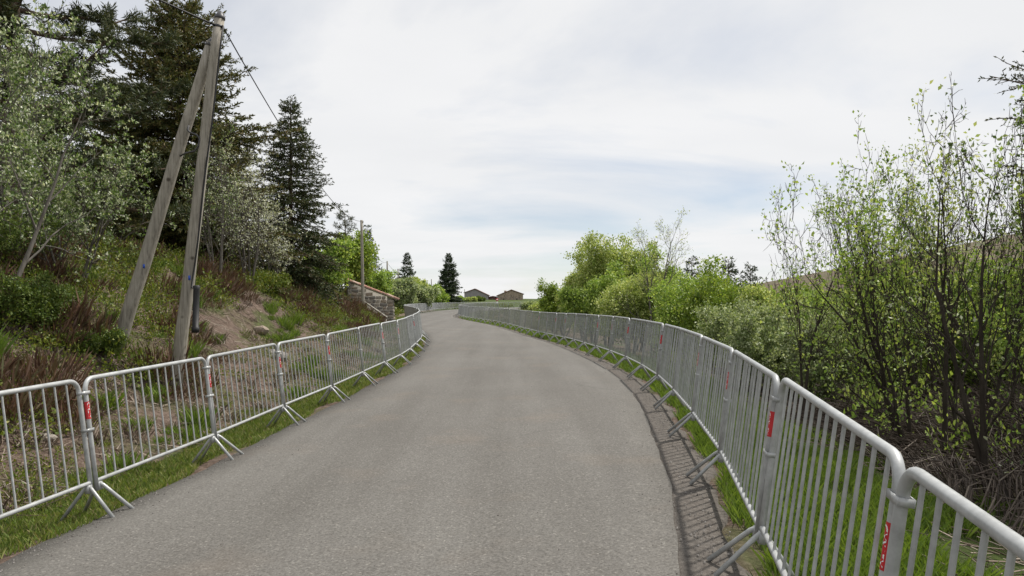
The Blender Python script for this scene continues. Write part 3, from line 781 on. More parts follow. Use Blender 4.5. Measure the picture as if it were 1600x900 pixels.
POLES = [(567.5, 344, 42, 'thin grey utility pole standing in front of the stone hut'),
         (605, 408, 88, 'distant utility pole just right of the hut roof'),
         (622, 420, 108, 'distant utility pole among the grey-green bushes right of the hut'),
         (674, 436, 150, 'distant utility pole left of the tall spruce at the bend'),
         (706, 443, 168, 'distant utility pole in front of the tall spruce at the bend'),
         (726, 452, 222, 'tiny utility pole at the left corner of the grey gable')]
for i, (p, yt, Y, lab) in enumerate(POLES):
    X = px(p, Y); zb = gz(X, Y) - 0.2; zt = pz(yt, Y)
    o = empty('utility_pole', (X, Y, zb), lab, 'pole', 'utility poles along the left of the road')
    k = 0.105 if i == 0 else 0.12
    link('shaft', mesh_np('shaft', *tapered((0, 0, 0), (-0.10 if i == 0 else 0, 0, zt - zb), k, k * 0.72, 10, 6, 0.003, i), M['pole'], smooth=True), o)
    link('insulator', mesh_np('insulator', *tube([(0.0, -0.1, zt - zb - 0.2), (0.02, -0.16, zt - zb - 0.14), (0.02, -0.16, zt - zb - 0.05)], [0.02, 0.03, 0.025], 8), M['dark_metal'], smooth=True), o)
    TOP.append((X - (0.10 if i == 0 else 0), Y - 0.1, zt - 0.08))
def wire(a, b, sag, r, label):
    pts = []
    for i in range(25):
        t_ = i / 24; p = lerp3(a, b, t_); pts.append((p[0], p[1], p[2] - sag * 4 * t_ * (1 - t_)))
    tag(link('overhead_wire', mesh_np('overhead_wire', *tube(pts, r, 6), M['black'], smooth=True)), label, 'cable', 'overhead wires')
t0 = (TOP[0][0] + 0.06, TOP[0][1] - 0.06, TOP[0][2] - 0.15)
wire((t0[0] - 10.6, t0[1] - 10.0, t0[2] + 3.0), (t0[0] - 0.1, t0[1], t0[2]), 0.05, 0.014, 'black overhead wire reaching the leaning pole from the upper left')
wire(t0, TOP[1], 0.75, 0.011, 'black overhead wire from the leaning pole to the pole by the hut')
wire(TOP[1], TOP[2], 0.9, 0.012, 'thin overhead wire running on from the pole by the hut')
wire(TOP[2], TOP[3], 0.5, 0.013, 'thin far overhead wire between the two poles right of the hut')

# ------------------------------------------------------------------ stone hut
def prism(poly, y0, y1):
    n = len(poly)
    V = [(x, y0, z) for x, z in poly] + [(x, y1, z) for x, z in poly]
    if n == 4: Fc = [(0, 1, 2, 3), (7, 6, 5, 4)]
    else: raise ValueError
    for i in range(n):
        j = (i + 1) % n; Fc.append((i, i + n, j + n, j))
    return np.array(V, float), np.array(Fc)
def stone_mesh(seed, m):
    r = random.Random(seed); V = []
    # a chamfered block: back ring, front ring set in, all jittered
    for y, s in ((0.5, 1.0), (-0.25, 1.0), (-0.5, 0.78)):
        for x, z in ((-0.5, -0.5), (0, -0.53), (0.5, -0.5), (0.53, 0), (0.5, 0.5), (0, 0.53), (-0.5, 0.5), (-0.53, 0)):
            V.append((x * s + r.uniform(-0.05, 0.05), y + r.uniform(-0.1, 0.1) * (s < 1), z * s + r.uniform(-0.07, 0.07)))
    Fc = []
    for a in (0, 8):
        for i in range(8):
            j = (i + 1) % 8; Fc.append((a + i, a + j, a + 8 + j, a + 8 + i))
    c = len(V); V.append((0, -0.58, 0))
    for i in range(0, 8, 2): Fc.append((16 + i, 16 + i + 1, 16 + (i + 2) % 8, c))
    return mesh_np('stone', np.array(V), np.array(Fc), m)
def hut():
    Yh = 46.0; xr_ = px(615, Yh)
    g = gz(xr_, Yh)
    root = empty('stone_hut', (xr_, Yh, 0), 'small rubble stone hut with sloping clay tile roof beside the road', 'hut')
    root.rotation_euler = (0, 0, math.radians(10))
    W, D = 2.85, 2.9
    zr_, zl_ = 1.62, 2.72
    link('wall', mesh_np('wall', *prism([(-W, -0.2), (0, -0.2), (0, zr_), (-W, zl_)], 0, D), M['mortar']), root)
    S = [stone_mesh(i, M['stone'][i % 4]) for i in range(12)]
    r = random.Random(4)
    def wall(face):
        z = -0.1
        L = W if face == 'front' else D
        while z < zl_:
            h = r.uniform(0.13, 0.24); x = 0.0
            while x < L - 0.05:
                w = min(r.uniform(0.20, 0.52), L - x)
                xm = x + w / 2
                lim = zr_ + (zl_ - zr_) * x / W if face == 'front' else zr_
                if z + h < lim + 0.02 and w > 0.09:
                    o = link('stone', S[r.randrange(12)], root)
                    if face == 'front': o.location = (-xm, 0.055, z + h / 2); o.rotation_euler = (0, r.gauss(0, 0.05), 0)
                    else: o.location = (-0.055, xm, z + h / 2); o.rotation_euler = (r.gauss(0, 0.04), 0, math.pi / 2)
                    o.scale = (w - 0.025, 0.16 + r.uniform(0, 0.05), h - 0.022)
                x += w
            z += h
    wall('front'); wall('side')
    sl = math.atan2(zl_ - zr_, W); Ls = (W + 0.45) / math.cos(sl)
    deck = empty('roof', (0.30, 0, zr_ - 0.30 * math.tan(sl) + 0.03)); deck.parent = root
    deck.rotation_euler = (0, sl, 0)        # local -X climbs the slope
    link('verge_board', mesh_np('verge_board', *box(-Ls, 0, -0.14, D + 0.14, 0.0, 0.05), M['wood']), deck)
    k = 6; V, Fc = [], []
    for e, (rr, zz) in enumerate(((0.10, 0), (0.075, 0))):
        for s in (0, 1):
            rad = rr * (1.0 if s == 0 else 0.85)
            for i in range(k + 1):
                a = math.pi * i / k
                V.append((-0.46 * s, rad * math.cos(a), rad * math.sin(a)))
    m_ = k + 1
    for i in range(k):
        Fc.append((i, i + 1, m_ + i + 1, m_ + i)); Fc.append((2 * m_ + i + 1, 2 * m_ + i, 3 * m_ + i, 3 * m_ + i + 1)); Fc.append((i + 1, i, 2 * m_ + i, 2 * m_ + i + 1))
    T = [mesh_np('roof_tile', np.array(V), np.array(Fc), m, smooth=True) for m in M['tile']]
    nrow, ncol = int(Ls / 0.38), 15
    for c in range(ncol):
        for q in range(nrow):
            o = link('roof_tile', T[r.choice((0, 0, 1, 1, 2))], deck)
            o.location = (-q * (Ls - 0.40) / (nrow - 1) + 0.03, -0.06 + c * (D + 0.12) / (ncol - 1), 0.055 + r.uniform(0, 0.018))
            o.rotation_euler = (r.gauss(0, 0.06), 0.05 + r.gauss(0, 0.015), r.gauss(0, 0.05))
    # sloping concrete wing beside it
    Y2 = 44.6
    w = empty('wing_wall', (px(600, Y2), Y2, gz(px(600, Y2), Y2)), 'low sloping concrete wing wall in front of the stone hut', 'wall')
    a = w.location
    poly = [(-1.25, -0.5), (0.12, -0.5), (0.12, pz(497, Y2) - a.z), (-1.25, pz(472, Y2) - a.z)]
    link('wall', mesh_np('wall', *prism(poly, 0, 0.3), M['concrete']), w)
    poly = [(-1.3, pz(472, Y2) - a.z + 0.003), (0.16, pz(497, Y2) - a.z + 0.003), (0.16, pz(497, Y2) - a.z + 0.09), (-1.3, pz(472, Y2) - a.z + 0.09)]
    link('coping', mesh_np('coping', *prism(poly, -0.05, 0.35), M['concrete']), w)
hut()

# ------------------------------------------------------------------ farm buildings on the crest and the road sign
def gable(name, label, x0, x1, xr_, ze0, zr_, ze1, Y, D, wallm, roofm, openings=(), chimney=None):
    zb = gz((x0 + x1) / 2, Y) - 0.4
    root = empty(name, ((x0 + x1) / 2, Y, zb), label, 'house')
    c = (x0 + x1) / 2
    pts = [(x0 - c, 0), (x1 - c, 0), (x1 - c, ze1 - zb), (xr_ - c, zr_ - zb), (x0 - c, ze0 - zb)]
    n = 5
    V = [(x, 0, z) for x, z in pts] + [(x, D, z) for x, z in pts]
    me = bpy.data.meshes.new('wall')
    me.from_pydata(V, [], [tuple(range(n)), tuple(range(2 * n - 1, n - 1, -1))] + [(i, i + n, (i + 1) % n + n, (i + 1) % n) for i in range(n)])
    me.materials.append(wallm); me.update()
    link('wall', me, root)
    roof = empty('roof', (0, 0, 0)); roof.parent = root
    for (xa, za, xb, zb_) in ((x0 - c, ze0 - zb, xr_ - c, zr_ - zb), (xr_ - c, zr_ - zb, x1 - c, ze1 - zb)):
        s = (zb_ - za) / (xb - xa)
        ov0 = 0.35 if xa < xr_ - c - 0.01 else 0.0; ov1 = 0.35 if ov0 == 0 else 0.0
        p = [(xa - ov0, za - ov0 * s + 0.02), (xb + ov1, zb_ + ov1 * s + 0.02), (xb + ov1, zb_ + ov1 * s + 0.24), (xa - ov0, za - ov0 * s + 0.24)]
        link('roof_slope', mesh_np('roof_slope', *prism(p, -0.35, D + 0.35), roofm), roof)
    if chimney:
        cx_, w_, h_ = chimney
        link('chimney', mesh_np('chimney', *box(cx_ - c - w_ / 2, cx_ - c + w_ / 2, D * 0.4, D * 0.4 + w_, zr_ - zb - 0.8, zr_ - zb + h_), M['wall_brown']), roof)
    for nm, a0, a1, b0, b1, mm in openings:
        f = link(nm, mesh_np(nm, *box(a0 - c, a1 - c, -0.06, 0.05, b0 - zb, b1 - zb), M['wood']), root)
        link('pane' if nm == 'window' else 'leaf', mesh_np('pane', *box(a0 - c + 0.12, a1 - c - 0.12, -0.09, -0.05, b0 - zb + 0.1, b1 - zb - 0.12), mm), f)
    return root
YH = 240.0
q = lambda p: px(p, YH)
w_ = lambda y: pz(y, YH)
gable('farmhouse', 'grey gabled farmhouse on the crest where the road vanishes', q(726), q(762.5), q(742), w_(457.5), w_(451.8), w_(461.5), YH, 11, M['wall_grey'], M['roof_far'],
      [('door', q(754), q(756.5), w_(472.5), w_(463.5), M['wood']), ('window', q(734), q(736.5), w_(467), w_(463.5), M['glass'])])
gable('farmhouse', 'brown stone gabled farmhouse, right one of the two on the crest', q(777.5), q(817), q(799), w_(462.3), w_(453.5), w_(459.8), YH - 4, 12, M['wall_brown'], M['roof_far'],
      [('window', q(786), q(788.5), w_(469.5), w_(466), M['glass']), ('window', q(806), q(808.5), w_(469.5), w_(466), M['glass'])], (q(789.5), 0.8, -0.1))
gable('low_shed', 'low reddish shed between the two gabled farmhouses', q(763.5), q(776.5), q(770), w_(464.5), w_(463.4), w_(464.5), YH + 3, 9, M['wall_red'], M['roof_far'],
      [('door', q(767), q(770), w_(473), w_(466.5), M['wood'])])
def sign():
    Y = 141.0; X = px(776.6, Y); zb = gz(X, Y)
    o = empty('road_sign', (X, Y, zb), 'small round red and white road sign with white plate, below the farmhouses', 'sign')
    link('post', mesh_np('post', *tube([(0, 0, -0.2), (0, 0, pz(463.5, Y) - zb)], 0.035, 8), M['dark_metal'], smooth=True), o)
    def disc(r, y0, y1, z, m, nm, par):
        k = 20
        link(nm, mesh_np(nm, *tube([(0, y0, z), (0, y1, z)], [r, r], k), m), par)
    zz = pz(468.3, Y) - zb
    disc(0.27, -0.08, -0.05, zz, M['sign_red'], 'sign_disc', o)
    d = [c for c in o.children if c.name.startswith('sign_disc')][0]
    link('sign_bar', mesh_np('sign_bar', *box(-0.19, 0.19, -0.1, -0.081, zz - 0.08, zz + 0.08), M['white']), d)
    zp = pz(473.3, Y) - zb
    link('plate', mesh_np('plate', *box(-0.2, 0.2, -0.08, -0.05, zp - 0.2, zp + 0.2), M['white']), o)
sign()

# ------------------------------------------------------------------ trees, left
conifer('spruce_tree', 'tall olive-brown spruce behind the leaning utility pole', px(280, 22), 22, pz(12, 22) - gz(px(280, 22), 22) + 0.1, 3.35, 21, lm='spruce_red', whorls=42, nb=9, needle=0.095, twigs=18, per=30, bare=0.0, droop=0.22, curve_up=0.5, power=0.56, ragged=0.2, twl=0.42)
conifer('spruce_tree', 'dense dark spruce on the bank right of the leaning pole', px(454, 26), 26, pz(158, 26) - gz(px(454, 26), 26) + 0.1, 2.25, 22, lm='spruce', whorls=36, nb=8, needle=0.095, twigs=14, per=18, bare=0.0, droop=0.25, curve_up=0.45, power=0.88, ragged=0.2)
pine('pine_tree', 'dark spreading pine filling the upper left corner', px(15, 16), 16, 11.5, 31, R=3.7, first=0.10, limbs=56, tuft=0.17, tufts=44, per=20, flat=0.12)
conifer('spruce_tree', 'shaded spruce behind the corner pine at the far left', px(95, 27), 27, 7.0, 2.6, 24, lm='spruce_blue', whorls=26, nb=7, needle=0.12, twigs=12, per=12, bare=0.0, power=0.6)
conifer('spruce_tree', 'shaded spruce just left of the tall olive-brown spruce', px(175, 29), 29, 6.6, 2.7, 25, lm='spruce', whorls=26, nb=7, needle=0.12, twigs=12, per=12, bare=0.0, power=0.55)
conifer('spruce_tree', 'shaded spruce between the two tall spruces of the bank', px(362, 33), 33, 6.4, 2.3, 26, lm='spruce_red', whorls=24, nb=7, needle=0.13, twigs=12, per=12, bare=0.0, power=0.6)
conifer('spruce_tree', 'low dark spruce at the back of the left wood', px(20, 24), 24, 6.0, 2.8, 27, lm='spruce_blue', whorls=24, nb=7, needle=0.12, twigs=12, per=12, bare=0.0, power=0.6)
BEAM = dict(lm='beam', bark='bark_grey', upright=0.8, leaf=0.05, width=0.27, per=5, scat=0.022)
broadleaf('whitebeam_tree', 'pale-leaved whitebeam overhanging the left edge of the picture', 'tree', px(-15, 9.6), 9.6, 5.1, 41, stems=5, spread=0.5, rad=0.045, R=2.05, clip=0.30, **{**BEAM, 'leaf': 0.05})
broadleaf('whitebeam_tree', 'taller greener whitebeam under the corner pine', 'tree', px(20, 12.5), 12.5, 4.8, 42, stems=4, spread=0.35, rad=0.045, R=1.2, clip=0.3, **{**BEAM, 'scat': 0.04})
broadleaf('whitebeam_tree', 'spreading pale whitebeam left of the strut of the leaning pole', 'tree', px(110, 12.6), 12.6, 2.9, 43, stems=5, spread=0.6, rad=0.035, R=1.35, clip=0.28, **BEAM)
BUD = dict(lm='beam_bud', bark='bark_grey', leaf=0.042, width=0.38, per=2, upright=0.8, scat=0.03)
broadleaf('whitebeam_tree', 'slender half-bare whitebeam with white buds between the tall spruces', 'tree', px(388, 20), 20, 4.5, 44, stems=5, spread=0.32, rad=0.04, R=1.15, clip=0.2, **BUD)
broadleaf('whitebeam_tree', 'half-bare budding whitebeam against the dense dark spruce', 'tree', px(425, 21.5), 21.5, 3.3, 45, stems=4, spread=0.4, rad=0.03, R=1.05, clip=0.2, **BUD)
broadleaf('whitebeam_tree', 'thin budding whitebeam just right of the leaning pole', 'tree', px(340, 18.5), 18.5, 4.3, 46, stems=4, spread=0.25, rad=0.03, R=0.85, clip=0.2, **{**BUD, 'lm': 'beam'})
broadleaf('green_bush', 'low fresh green bush at the foot of the dense dark spruce', 'bush', px(408, 21), 21, 0.55, 47, stems=6, spread=0.7, rad=0.02, R=0.6, lm='bilberry', leaf=0.06, per=4, clip=0.7, bark='bark_grey')
FAR_T = dict(leaf=0.17, width=0.36, per=4, scat=0.22, levels=4, kids=[8, 5, 4])
broadleaf('green_tree', 'fresh green leafy tree between the dense spruce and the hut', 'tree', px(541, 50), 50, 4.6, 51, stems=5, spread=0.45, rad=0.06, R=1.7, lm='bright', **FAR_T)
broadleaf('green_tree', 'low bright green tree behind the left end of the hut', 'tree', px(514, 42), 42, 2.9, 52, stems=4, spread=0.5, rad=0.05, R=1.2, lm='fresh', **FAR_T)
broadleaf('green_tree', 'bright green tree right behind the hut roof', 'tree', px(590, 66), 66, 3.6, 53, stems=4, spread=0.45, rad=0.06, R=1.6, lm='fresh', **{**FAR_T, 'leaf': 0.2})
pine('pine_tree', 'small dark pine rising above the green tree by the hut', px(540, 64), 64, pz(330, 64) - gz(px(540, 64), 64), 54, R=1.7, first=0.2, limbs=24, tuft=0.28, tufts=14, per=7, flat=0.3)
conifer('spruce_tree', 'dark spruce right behind the pole by the hut', px(574, 70), 70, pz(352, 70) - gz(px(574, 70), 70), 1.6, 55, lm='spruce_blue', whorls=26, nb=6, needle=0.22, twigs=8, per=7, bare=0.0, ragged=0.25)
broadleaf('grey_bush', 'grey-green sallow bush right of the hut', 'bush', px(625, 84), 84, 3.6, 56, stems=6, spread=0.55, rad=0.05, R=2.0, lm='grey_leaf', **{**FAR_T, 'leaf': 0.24})
broadleaf('grey_bush', 'grey-green sallow bush below the small far spruce', 'bush', px(650, 95), 95, 3.2, 57, stems=6, spread=0.5, rad=0.05, R=2.2, lm='grey_leaf', **{**FAR_T, 'leaf': 0.26})
broadleaf('green_tree', 'light green tree right of the small far spruce', 'tree', px(658, 112), 112, 4.5, 58, stems=5, spread=0.4, rad=0.06, R=2.0, lm='fresh2', **{**FAR_T, 'leaf': 0.3})
broadleaf('green_tree', 'green bush at the foot of the tall spruce at the bend', 'tree', px(682, 124), 124, 3.7, 59, stems=5, spread=0.5, rad=0.06, R=2.2, lm='fresh', **{**FAR_T, 'leaf': 0.32})
conifer('spruce_tree', 'small far spruce above the grey-green bushes', px(636, 116), 116, pz(396, 116) - gz(px(636, 116), 116), 2.3, 60, lm='spruce_blue', whorls=30, nb=6, needle=0.32, twigs=8, per=6, bare=0.0, ragged=0.28, droop=0.1)
conifer('spruce_tree', 'tall dark spruce standing at the far bend', px(701, 142), 142, pz(397, 142) - gz(px(701, 142), 142), 2.9, 61, lm='spruce_blue', whorls=34, nb=7, needle=0.36, twigs=10, per=7, bare=0.02, ragged=0.28, droop=0.1)
for i, (p, Y, H, lm, lab) in enumerate([(735, 190, 0.8, 'fresh2', 'low green bush before the grey farmhouse'), (750, 195, 1.0, 'gorse', 'small yellowish bush at the foot of the grey farmhouse'), (828, 118, 0.9, 'grey_leaf', 'low scrubby bush in the field right of the farmhouses'), (845, 108, 1.1, 'fresh2', 'low scrubby bush left of the round green bushes'), (715, 185, 1.1, 'fresh', 'low bush beneath the right side of the tall far spruce')]):
    broadleaf('scrub_bush', lab, 'bush', px(p, Y), Y, H, 70 + i, stems=6, spread=0.8, rad=0.04, R=H * 1.5, lm=lm, **{**FAR_T, 'leaf': 0.28})
for i, p in enumerate((783, 790, 797, 804, 811)):
    broadleaf('bare_shrub', '%s bare shrub from the left before the brown farmhouse' % (['first'] + ORD[1:])[i], 'bush', px(p, 226), 226, 2.2, 80 + i, stems=4, spread=0.4, rad=0.05, lm='litter', clip=0.2, bark='bark_silver', leaf=0.16, per=1, group='bare shrubs before the farmhouse', kids=[5, 3, 2], R=0.7)

# ------------------------------------------------------------------ trees, right
WIL = dict(leaf=0.10, width=0.34, per=4, scat=0.13)
broadleaf('willow_tree', 'large round green sallow at the right of the road bend', 'tree', px(950, 35), 35, pz(366, 35) - gz(px(950, 35), 35), 101, stems=6, spread=0.42, rad=0.08, R=1.95, lm='fresh2', bark='bark_dark', **WIL)
broadleaf('willow_tree', 'green sallow right behind the large round one', 'tree', px(1000, 33), 33, pz(388, 33) - gz(px(1000, 33), 33), 102, stems=5, spread=0.4, rad=0.07, R=1.6, lm='fresh', bark='bark_dark', **WIL)
broadleaf('willow_tree', 'green sallow at the left shoulder of the large round one', 'tree', px(912, 41), 41, pz(392, 41) - gz(px(912, 41), 41), 103, stems=5, spread=0.4, rad=0.07, R=1.5, lm='fresh2', bark='bark_dark', **WIL)
broadleaf('green_bush', 'low vivid green bush at the left end of the right-hand trees', 'bush', px(882, 46), 46, pz(434, 46) - gz(px(882, 46), 46), 104, stems=6, spread=0.6, rad=0.05, R=1.5, lm='bright', bark='bark_dark', **WIL)
broadleaf('green_bush', 'lowest vivid green bush tapering off beside the far barriers', 'bush', px(866, 52), 52, pz(453, 52) - gz(px(866, 52), 52), 105, stems=5, spread=0.6, rad=0.05, R=1.2, lm='bright', bark='bark_dark', **WIL)
broadleaf('green_bush', 'green bush behind the barriers under the large sallow', 'bush', px(925, 33), 33, pz(428, 33) - gz(px(925, 33), 33), 106, stems=6, spread=0.6, rad=0.05, R=1.5, lm='fresh', bark='bark_dark', **WIL)
broadleaf('green_bush', 'green bush in front of the sallow beside the bare tree', 'bush', px(985, 27), 27, pz(425, 27) - gz(px(985, 27), 27), 107, stems=6, spread=0.55, rad=0.05, R=1.3, lm='fresh2', bark='bark_dark', **{**WIL, 'leaf': 0.08})
broadleaf('bare_tree', 'tall nearly bare tree rising above the green sallows', 'tree', px(1022, 26), 26, pz(320, 26) - gz(px(1022, 26), 26), 108, stems=2, spread=0.14, rad=0.075, R=1.5, lm='fresh2', bark='bark_grey', leaf=0.055, per=1, clip=0.35, kids=[9, 7, 6], scat=0.05, lean=(0.06, 0), ang=[36, 40, 42], trop=[0.03, 0.08, 0.06, 0.03], tmin=[0.3, 0.15, 0.12], ratio=[0.42, 0.5, 0.5])
broadleaf('green_tree', 'bright green young tree at the middle of the right-hand wood', 'tree', px(1128, 21), 21, pz(405, 21) - gz(px(1128, 21), 21), 109, stems=5, spread=0.36, rad=0.05, R=1.1, lm='bright', bark='bark_dark', **{**WIL, 'leaf': 0.075})
broadleaf('green_tree', 'green tree left of the bright young tree in the right-hand wood', 'tree', px(1068, 23), 23, pz(432, 23) - gz(px(1068, 23), 23), 110, stems=5, spread=0.45, rad=0.05, R=1.3, lm='fresh', bark='bark_dark', **{**WIL, 'leaf': 0.075})
broadleaf('green_tree', 'light green tree right of the bright young tree', 'tree', px(1190, 20), 20, pz(450, 20) - gz(px(1190, 20), 20), 111, stems=5, spread=0.45, rad=0.05, R=1.1, lm='fresh2', bark='bark_dark', **{**WIL, 'leaf': 0.07})
conifer('spruce_tree', 'dark spruce tip showing beside the nearly bare tree', px(1081, 36), 36, pz(403, 36) - gz(px(1081, 36), 36), 1.7, 112, lm='spruce_blue', whorls=26, nb=6, needle=0.13, twigs=9, per=9, bare=0.0, ragged=0.25)
conifer('spruce_tree', 'dark spruce tip above the bright green young tree', px(1138, 33), 33, pz(402, 33) - gz(px(1138, 33), 33), 1.3, 113, lm='spruce_blue', whorls=26, nb=6, needle=0.13, twigs=9, per=9, bare=0.0, ragged=0.25)
conifer('spruce_tree', 'dark spruce tip right of the bright green young tree', px(1172, 30), 30, pz(412, 30) - gz(px(1172, 30), 30), 1.3, 114, lm='spruce_blue', whorls=26, nb=6, needle=0.12, twigs=9, per=9, bare=0.0, ragged=0.25)
GREY = dict(lm='grey_leaf', bark='bark_grey', leaf=0.05, width=0.32, per=4, upright=0.6, scat=0.05)
broadleaf('whitebeam_bush', 'grey-green budding bush behind the tenth right-hand barrier', 'bush', px(1150, 15), 15, pz(468, 15) - gz(px(1150, 15), 15), 121, stems=6, spread=0.45, rad=0.03, R=0.85, clip=0.5, **GREY)
broadleaf('whitebeam_bush', 'grey-green budding bush below the distant hill line', 'bush', px(1200, 13.5), 13.5, pz(474, 13.5) - gz(px(1200, 13.5), 13.5), 122, stems=6, spread=0.45, rad=0.03, R=0.8, clip=0.5, **GREY)
broadleaf('whitebeam_bush', 'grey-green budding bush at the foot of the large right-hand trees', 'bush', px(1275, 13), 13, pz(478, 13) - gz(px(1275, 13), 13), 123, stems=6, spread=0.5, rad=0.03, R=0.85, clip=0.5, **GREY)
broadleaf('whitebeam_bush', 'grey-green bush farther back below the distant hill line', 'bush', px(1245, 21), 21, pz(464, 21) - gz(px(1245, 21), 21), 124, stems=6, spread=0.5, rad=0.04, R=1.2, clip=0.6, **{**GREY, 'leaf': 0.075})
for i, (p, Y, yt, lm, lab) in enumerate([(1330, 17, 462, 'fresh', 'green bush behind the thin stems left of the large right-hand trees'), (1420, 15, 420, 'fresh', 'green bush deep behind the large many-stemmed tree'), (1520, 13, 410, 'bright', 'green bush deep behind the rightmost trees'), (1600, 12, 400, 'fresh', 'green bush at the right edge behind the rightmost trees'), (1250, 30, 464, 'fresh2', 'green bush line on the slope under the hill'), (1330, 30, 456, 'fresh', 'far green bush on the slope behind the large trees'), (1290, 46, 447, 'bright', 'small far green bush just under the hill ridge')]):
    broadleaf('green_bush', lab, 'bush', px(p, Y), Y, pz(yt, Y) - gz(px(p, Y), Y), 130 + i, stems=5, spread=0.55, rad=0.045, R=Y * 0.085, lm=lm, bark='bark_dark', leaf=0.045 + Y * 0.0022, width=0.34, per=4, clip=0.7, scat=0.11)
BIG = dict(bark='bark_dark', lm='fresh', leaf=0.045, width=0.3, per=2, scat=0.05, vary=0.5, upright=0.5, trop=[0.015, 0.055, 0.04, 0.03], wob=[0.14, 0.19, 0.23, 0.26], ang=[42, 50, 52], tmin=[0.2, 0.12, 0.1], ratio=[0.62, 0.56, 0.54], kids=[8, 6, 5], cone=0.6, rr=[0.45, 0.5, 0.55])
def big(lab, p, Y, yt, seed, R, **k):
    broadleaf('sallow_tree', lab, 'tree', px(p, Y), Y, pz(yt, Y) - gz(px(p, Y), Y), seed, R=R, **{**BIG, **k})
big('thin leaning tree at the left of the large right-hand trees', 1262, 10.8, 285, 141, 0.8, stems=2, spread=0.25, rad=0.03, lean=(0.2, 0), clip=0.07)
big('large many-stemmed dark tree behind the nearest right-hand barriers', 1440, 8.8, 178, 142, 1.3, stems=4, spread=0.75, rad=0.038, base_r=0.25, clip=0.30)
big('many-stemmed tree leaning right beside the largest one', 1490, 8.2, 150, 143, 1.2, stems=3, spread=0.6, rad=0.042, lean=(0.1, 0), base_r=0.25, clip=0.24, lm='fresh2')
big('pale-leaved tall tree near the right edge of the picture', 1570, 7.3, 128, 144, 1.15, stems=3, spread=0.5, rad=0.038, base_r=0.25, clip=0.20, lm='beam')
big('tree cut by the right edge of the picture', 1650, 7.0, 150, 145, 1.1, stems=3, spread=0.5, rad=0.038, base_r=0.25, clip=0.22)
big('dark-stemmed tree set back between the two largest right-hand ones', 1455, 11, 215, 146, 1.5, stems=4, spread=0.7, rad=0.042, base_r=0.3, clip=0.36)
big('dark-stemmed tree set back near the right edge', 1565, 10, 180, 147, 1.4, stems=4, spread=0.7, rad=0.042, base_r=0.3, clip=0.32)
big('slender tree behind the left stems of the largest right-hand one', 1362, 11.5, 230, 148, 0.85, stems=3, spread=0.6, rad=0.03, base_r=0.2, clip=0.26)
conifer('spruce_tree', 'spruce mostly beyond the right edge, twig tips in the top corner', px(1785, 8.0), 8.0, 7.0, 1.6, 150, lm='spruce', whorls=22, nb=8, needle=0.045, twigs=12, per=20, bare=0.52, power=0.4)

# ------------------------------------------------------------------ ground cover
def stuff(name, label, cat, V, Fc, m):
    o = link(name, mesh_np(name, V, Fc, m)); tag(o, label, cat, kind='stuff'); return o
def tile(V, Fc, pos, sc, rot, zs):
    n, m_ = len(pos), len(V)
    c, s = np.cos(rot), np.sin(rot)
    X = V[None, :, 0] * c[:, None] - V[None, :, 1] * s[:, None]; Y = V[None, :, 0] * s[:, None] + V[None, :, 1] * c[:, None]
    Z = np.repeat(V[None, :, 2], n, 0) * zs[:, None]
    W = np.stack([X, Y, Z], -1) * sc[:, None, None] + pos[:, None, :]
    return W.reshape(-1, 3), (Fc[None] + np.arange(n)[:, None, None] * m_).reshape(-1, 4)
def clump_leafy(seed, n, leaf, flat=0.55):
    r = np.random.default_rng(seed)
    d = unit(r.normal(size=(n, 3))); d[:, 2] = np.abs(d[:, 2])
    R = r.uniform(0.55, 1.0, n) * (1 + 0.2 * np.sin(np.arctan2(d[:, 1], d[:, 0]) * 3))
    P = d * R[:, None] * np.array([0.42, 0.42, flat * 0.6])
    return leaves(P, d * 0.6 + r.normal(size=(n, 3)) * 0.6 + np.array([0, 0, 0.5]), leaf * r.uniform(0.7, 1.3, n), 0.3, r)
def clump_twiggy(seed, n, h):
    r = np.random.default_rng(seed)
    P = np.zeros((n, 3)); a = r.uniform(0, 6.28, n); q_ = np.sqrt(r.random(n)) * 0.36
    P[:, 0] = np.cos(a) * q_; P[:, 1] = np.sin(a) * q_; P[:, 2] = r.uniform(-0.02, 0.16, n)
    A = np.stack([np.cos(a) * q_ * 2.2, np.sin(a) * q_ * 2.2, np.ones(n)], 1) + r.normal(size=(n, 3)) * 0.35
    return leaves(P, A, h * r.uniform(0.5, 1.2, n), 0.045, r, 0.05)
def clump_grass(seed, n, h):
    r = np.random.default_rng(seed)
    a = r.uniform(0, 6.28, n); q_ = np.sqrt(r.random(n)) * 0.16
    P = np.stack([np.cos(a) * q_, np.sin(a) * q_, np.zeros(n)], 1)
    return blades(P, h * r.uniform(0.5, 1.1, n), np.full(n, 0.006), 0.8, r)
def on_bank(n, d0, d1, y0, y1, seed, pw=1.0, side='left'):
    r = np.random.default_rng(seed)
    y = y0 + (y1 - y0) * r.random(n) ** pw; d = r.uniform(d0, d1, n)
    x = XL(y) - d if side == 'left' else XR(y) + d
    return np.stack([x, y, ground(x, y)], 1), d, r
def field(P, a=1.05, b=0.95, ph=0.0): return np.sin(P[:, 0] * a * 2.3 + P[:, 1] * b + ph) + np.sin(P[:, 0] * 1.1 * a - P[:, 1] * b * 2.6 + 1.3 + ph) + 0.6 * np.sin(P[:, 1] * 1.7 + P[:, 0] * 2.2 + ph * 2)
def not_built(P):      # keep the hut, the poles and the wing wall clear
    return ~((np.abs(P[:, 1] - 47) < 3.2) & (P[:, 0] > -11.2))

def hump(P):           # bare litter hump on the slope
    return ((P[:, 1] - 16.5) / 3.6) ** 2 + ((XL(P[:, 1]) - P[:, 0] - 2.7) / 1.25) ** 2 < 1

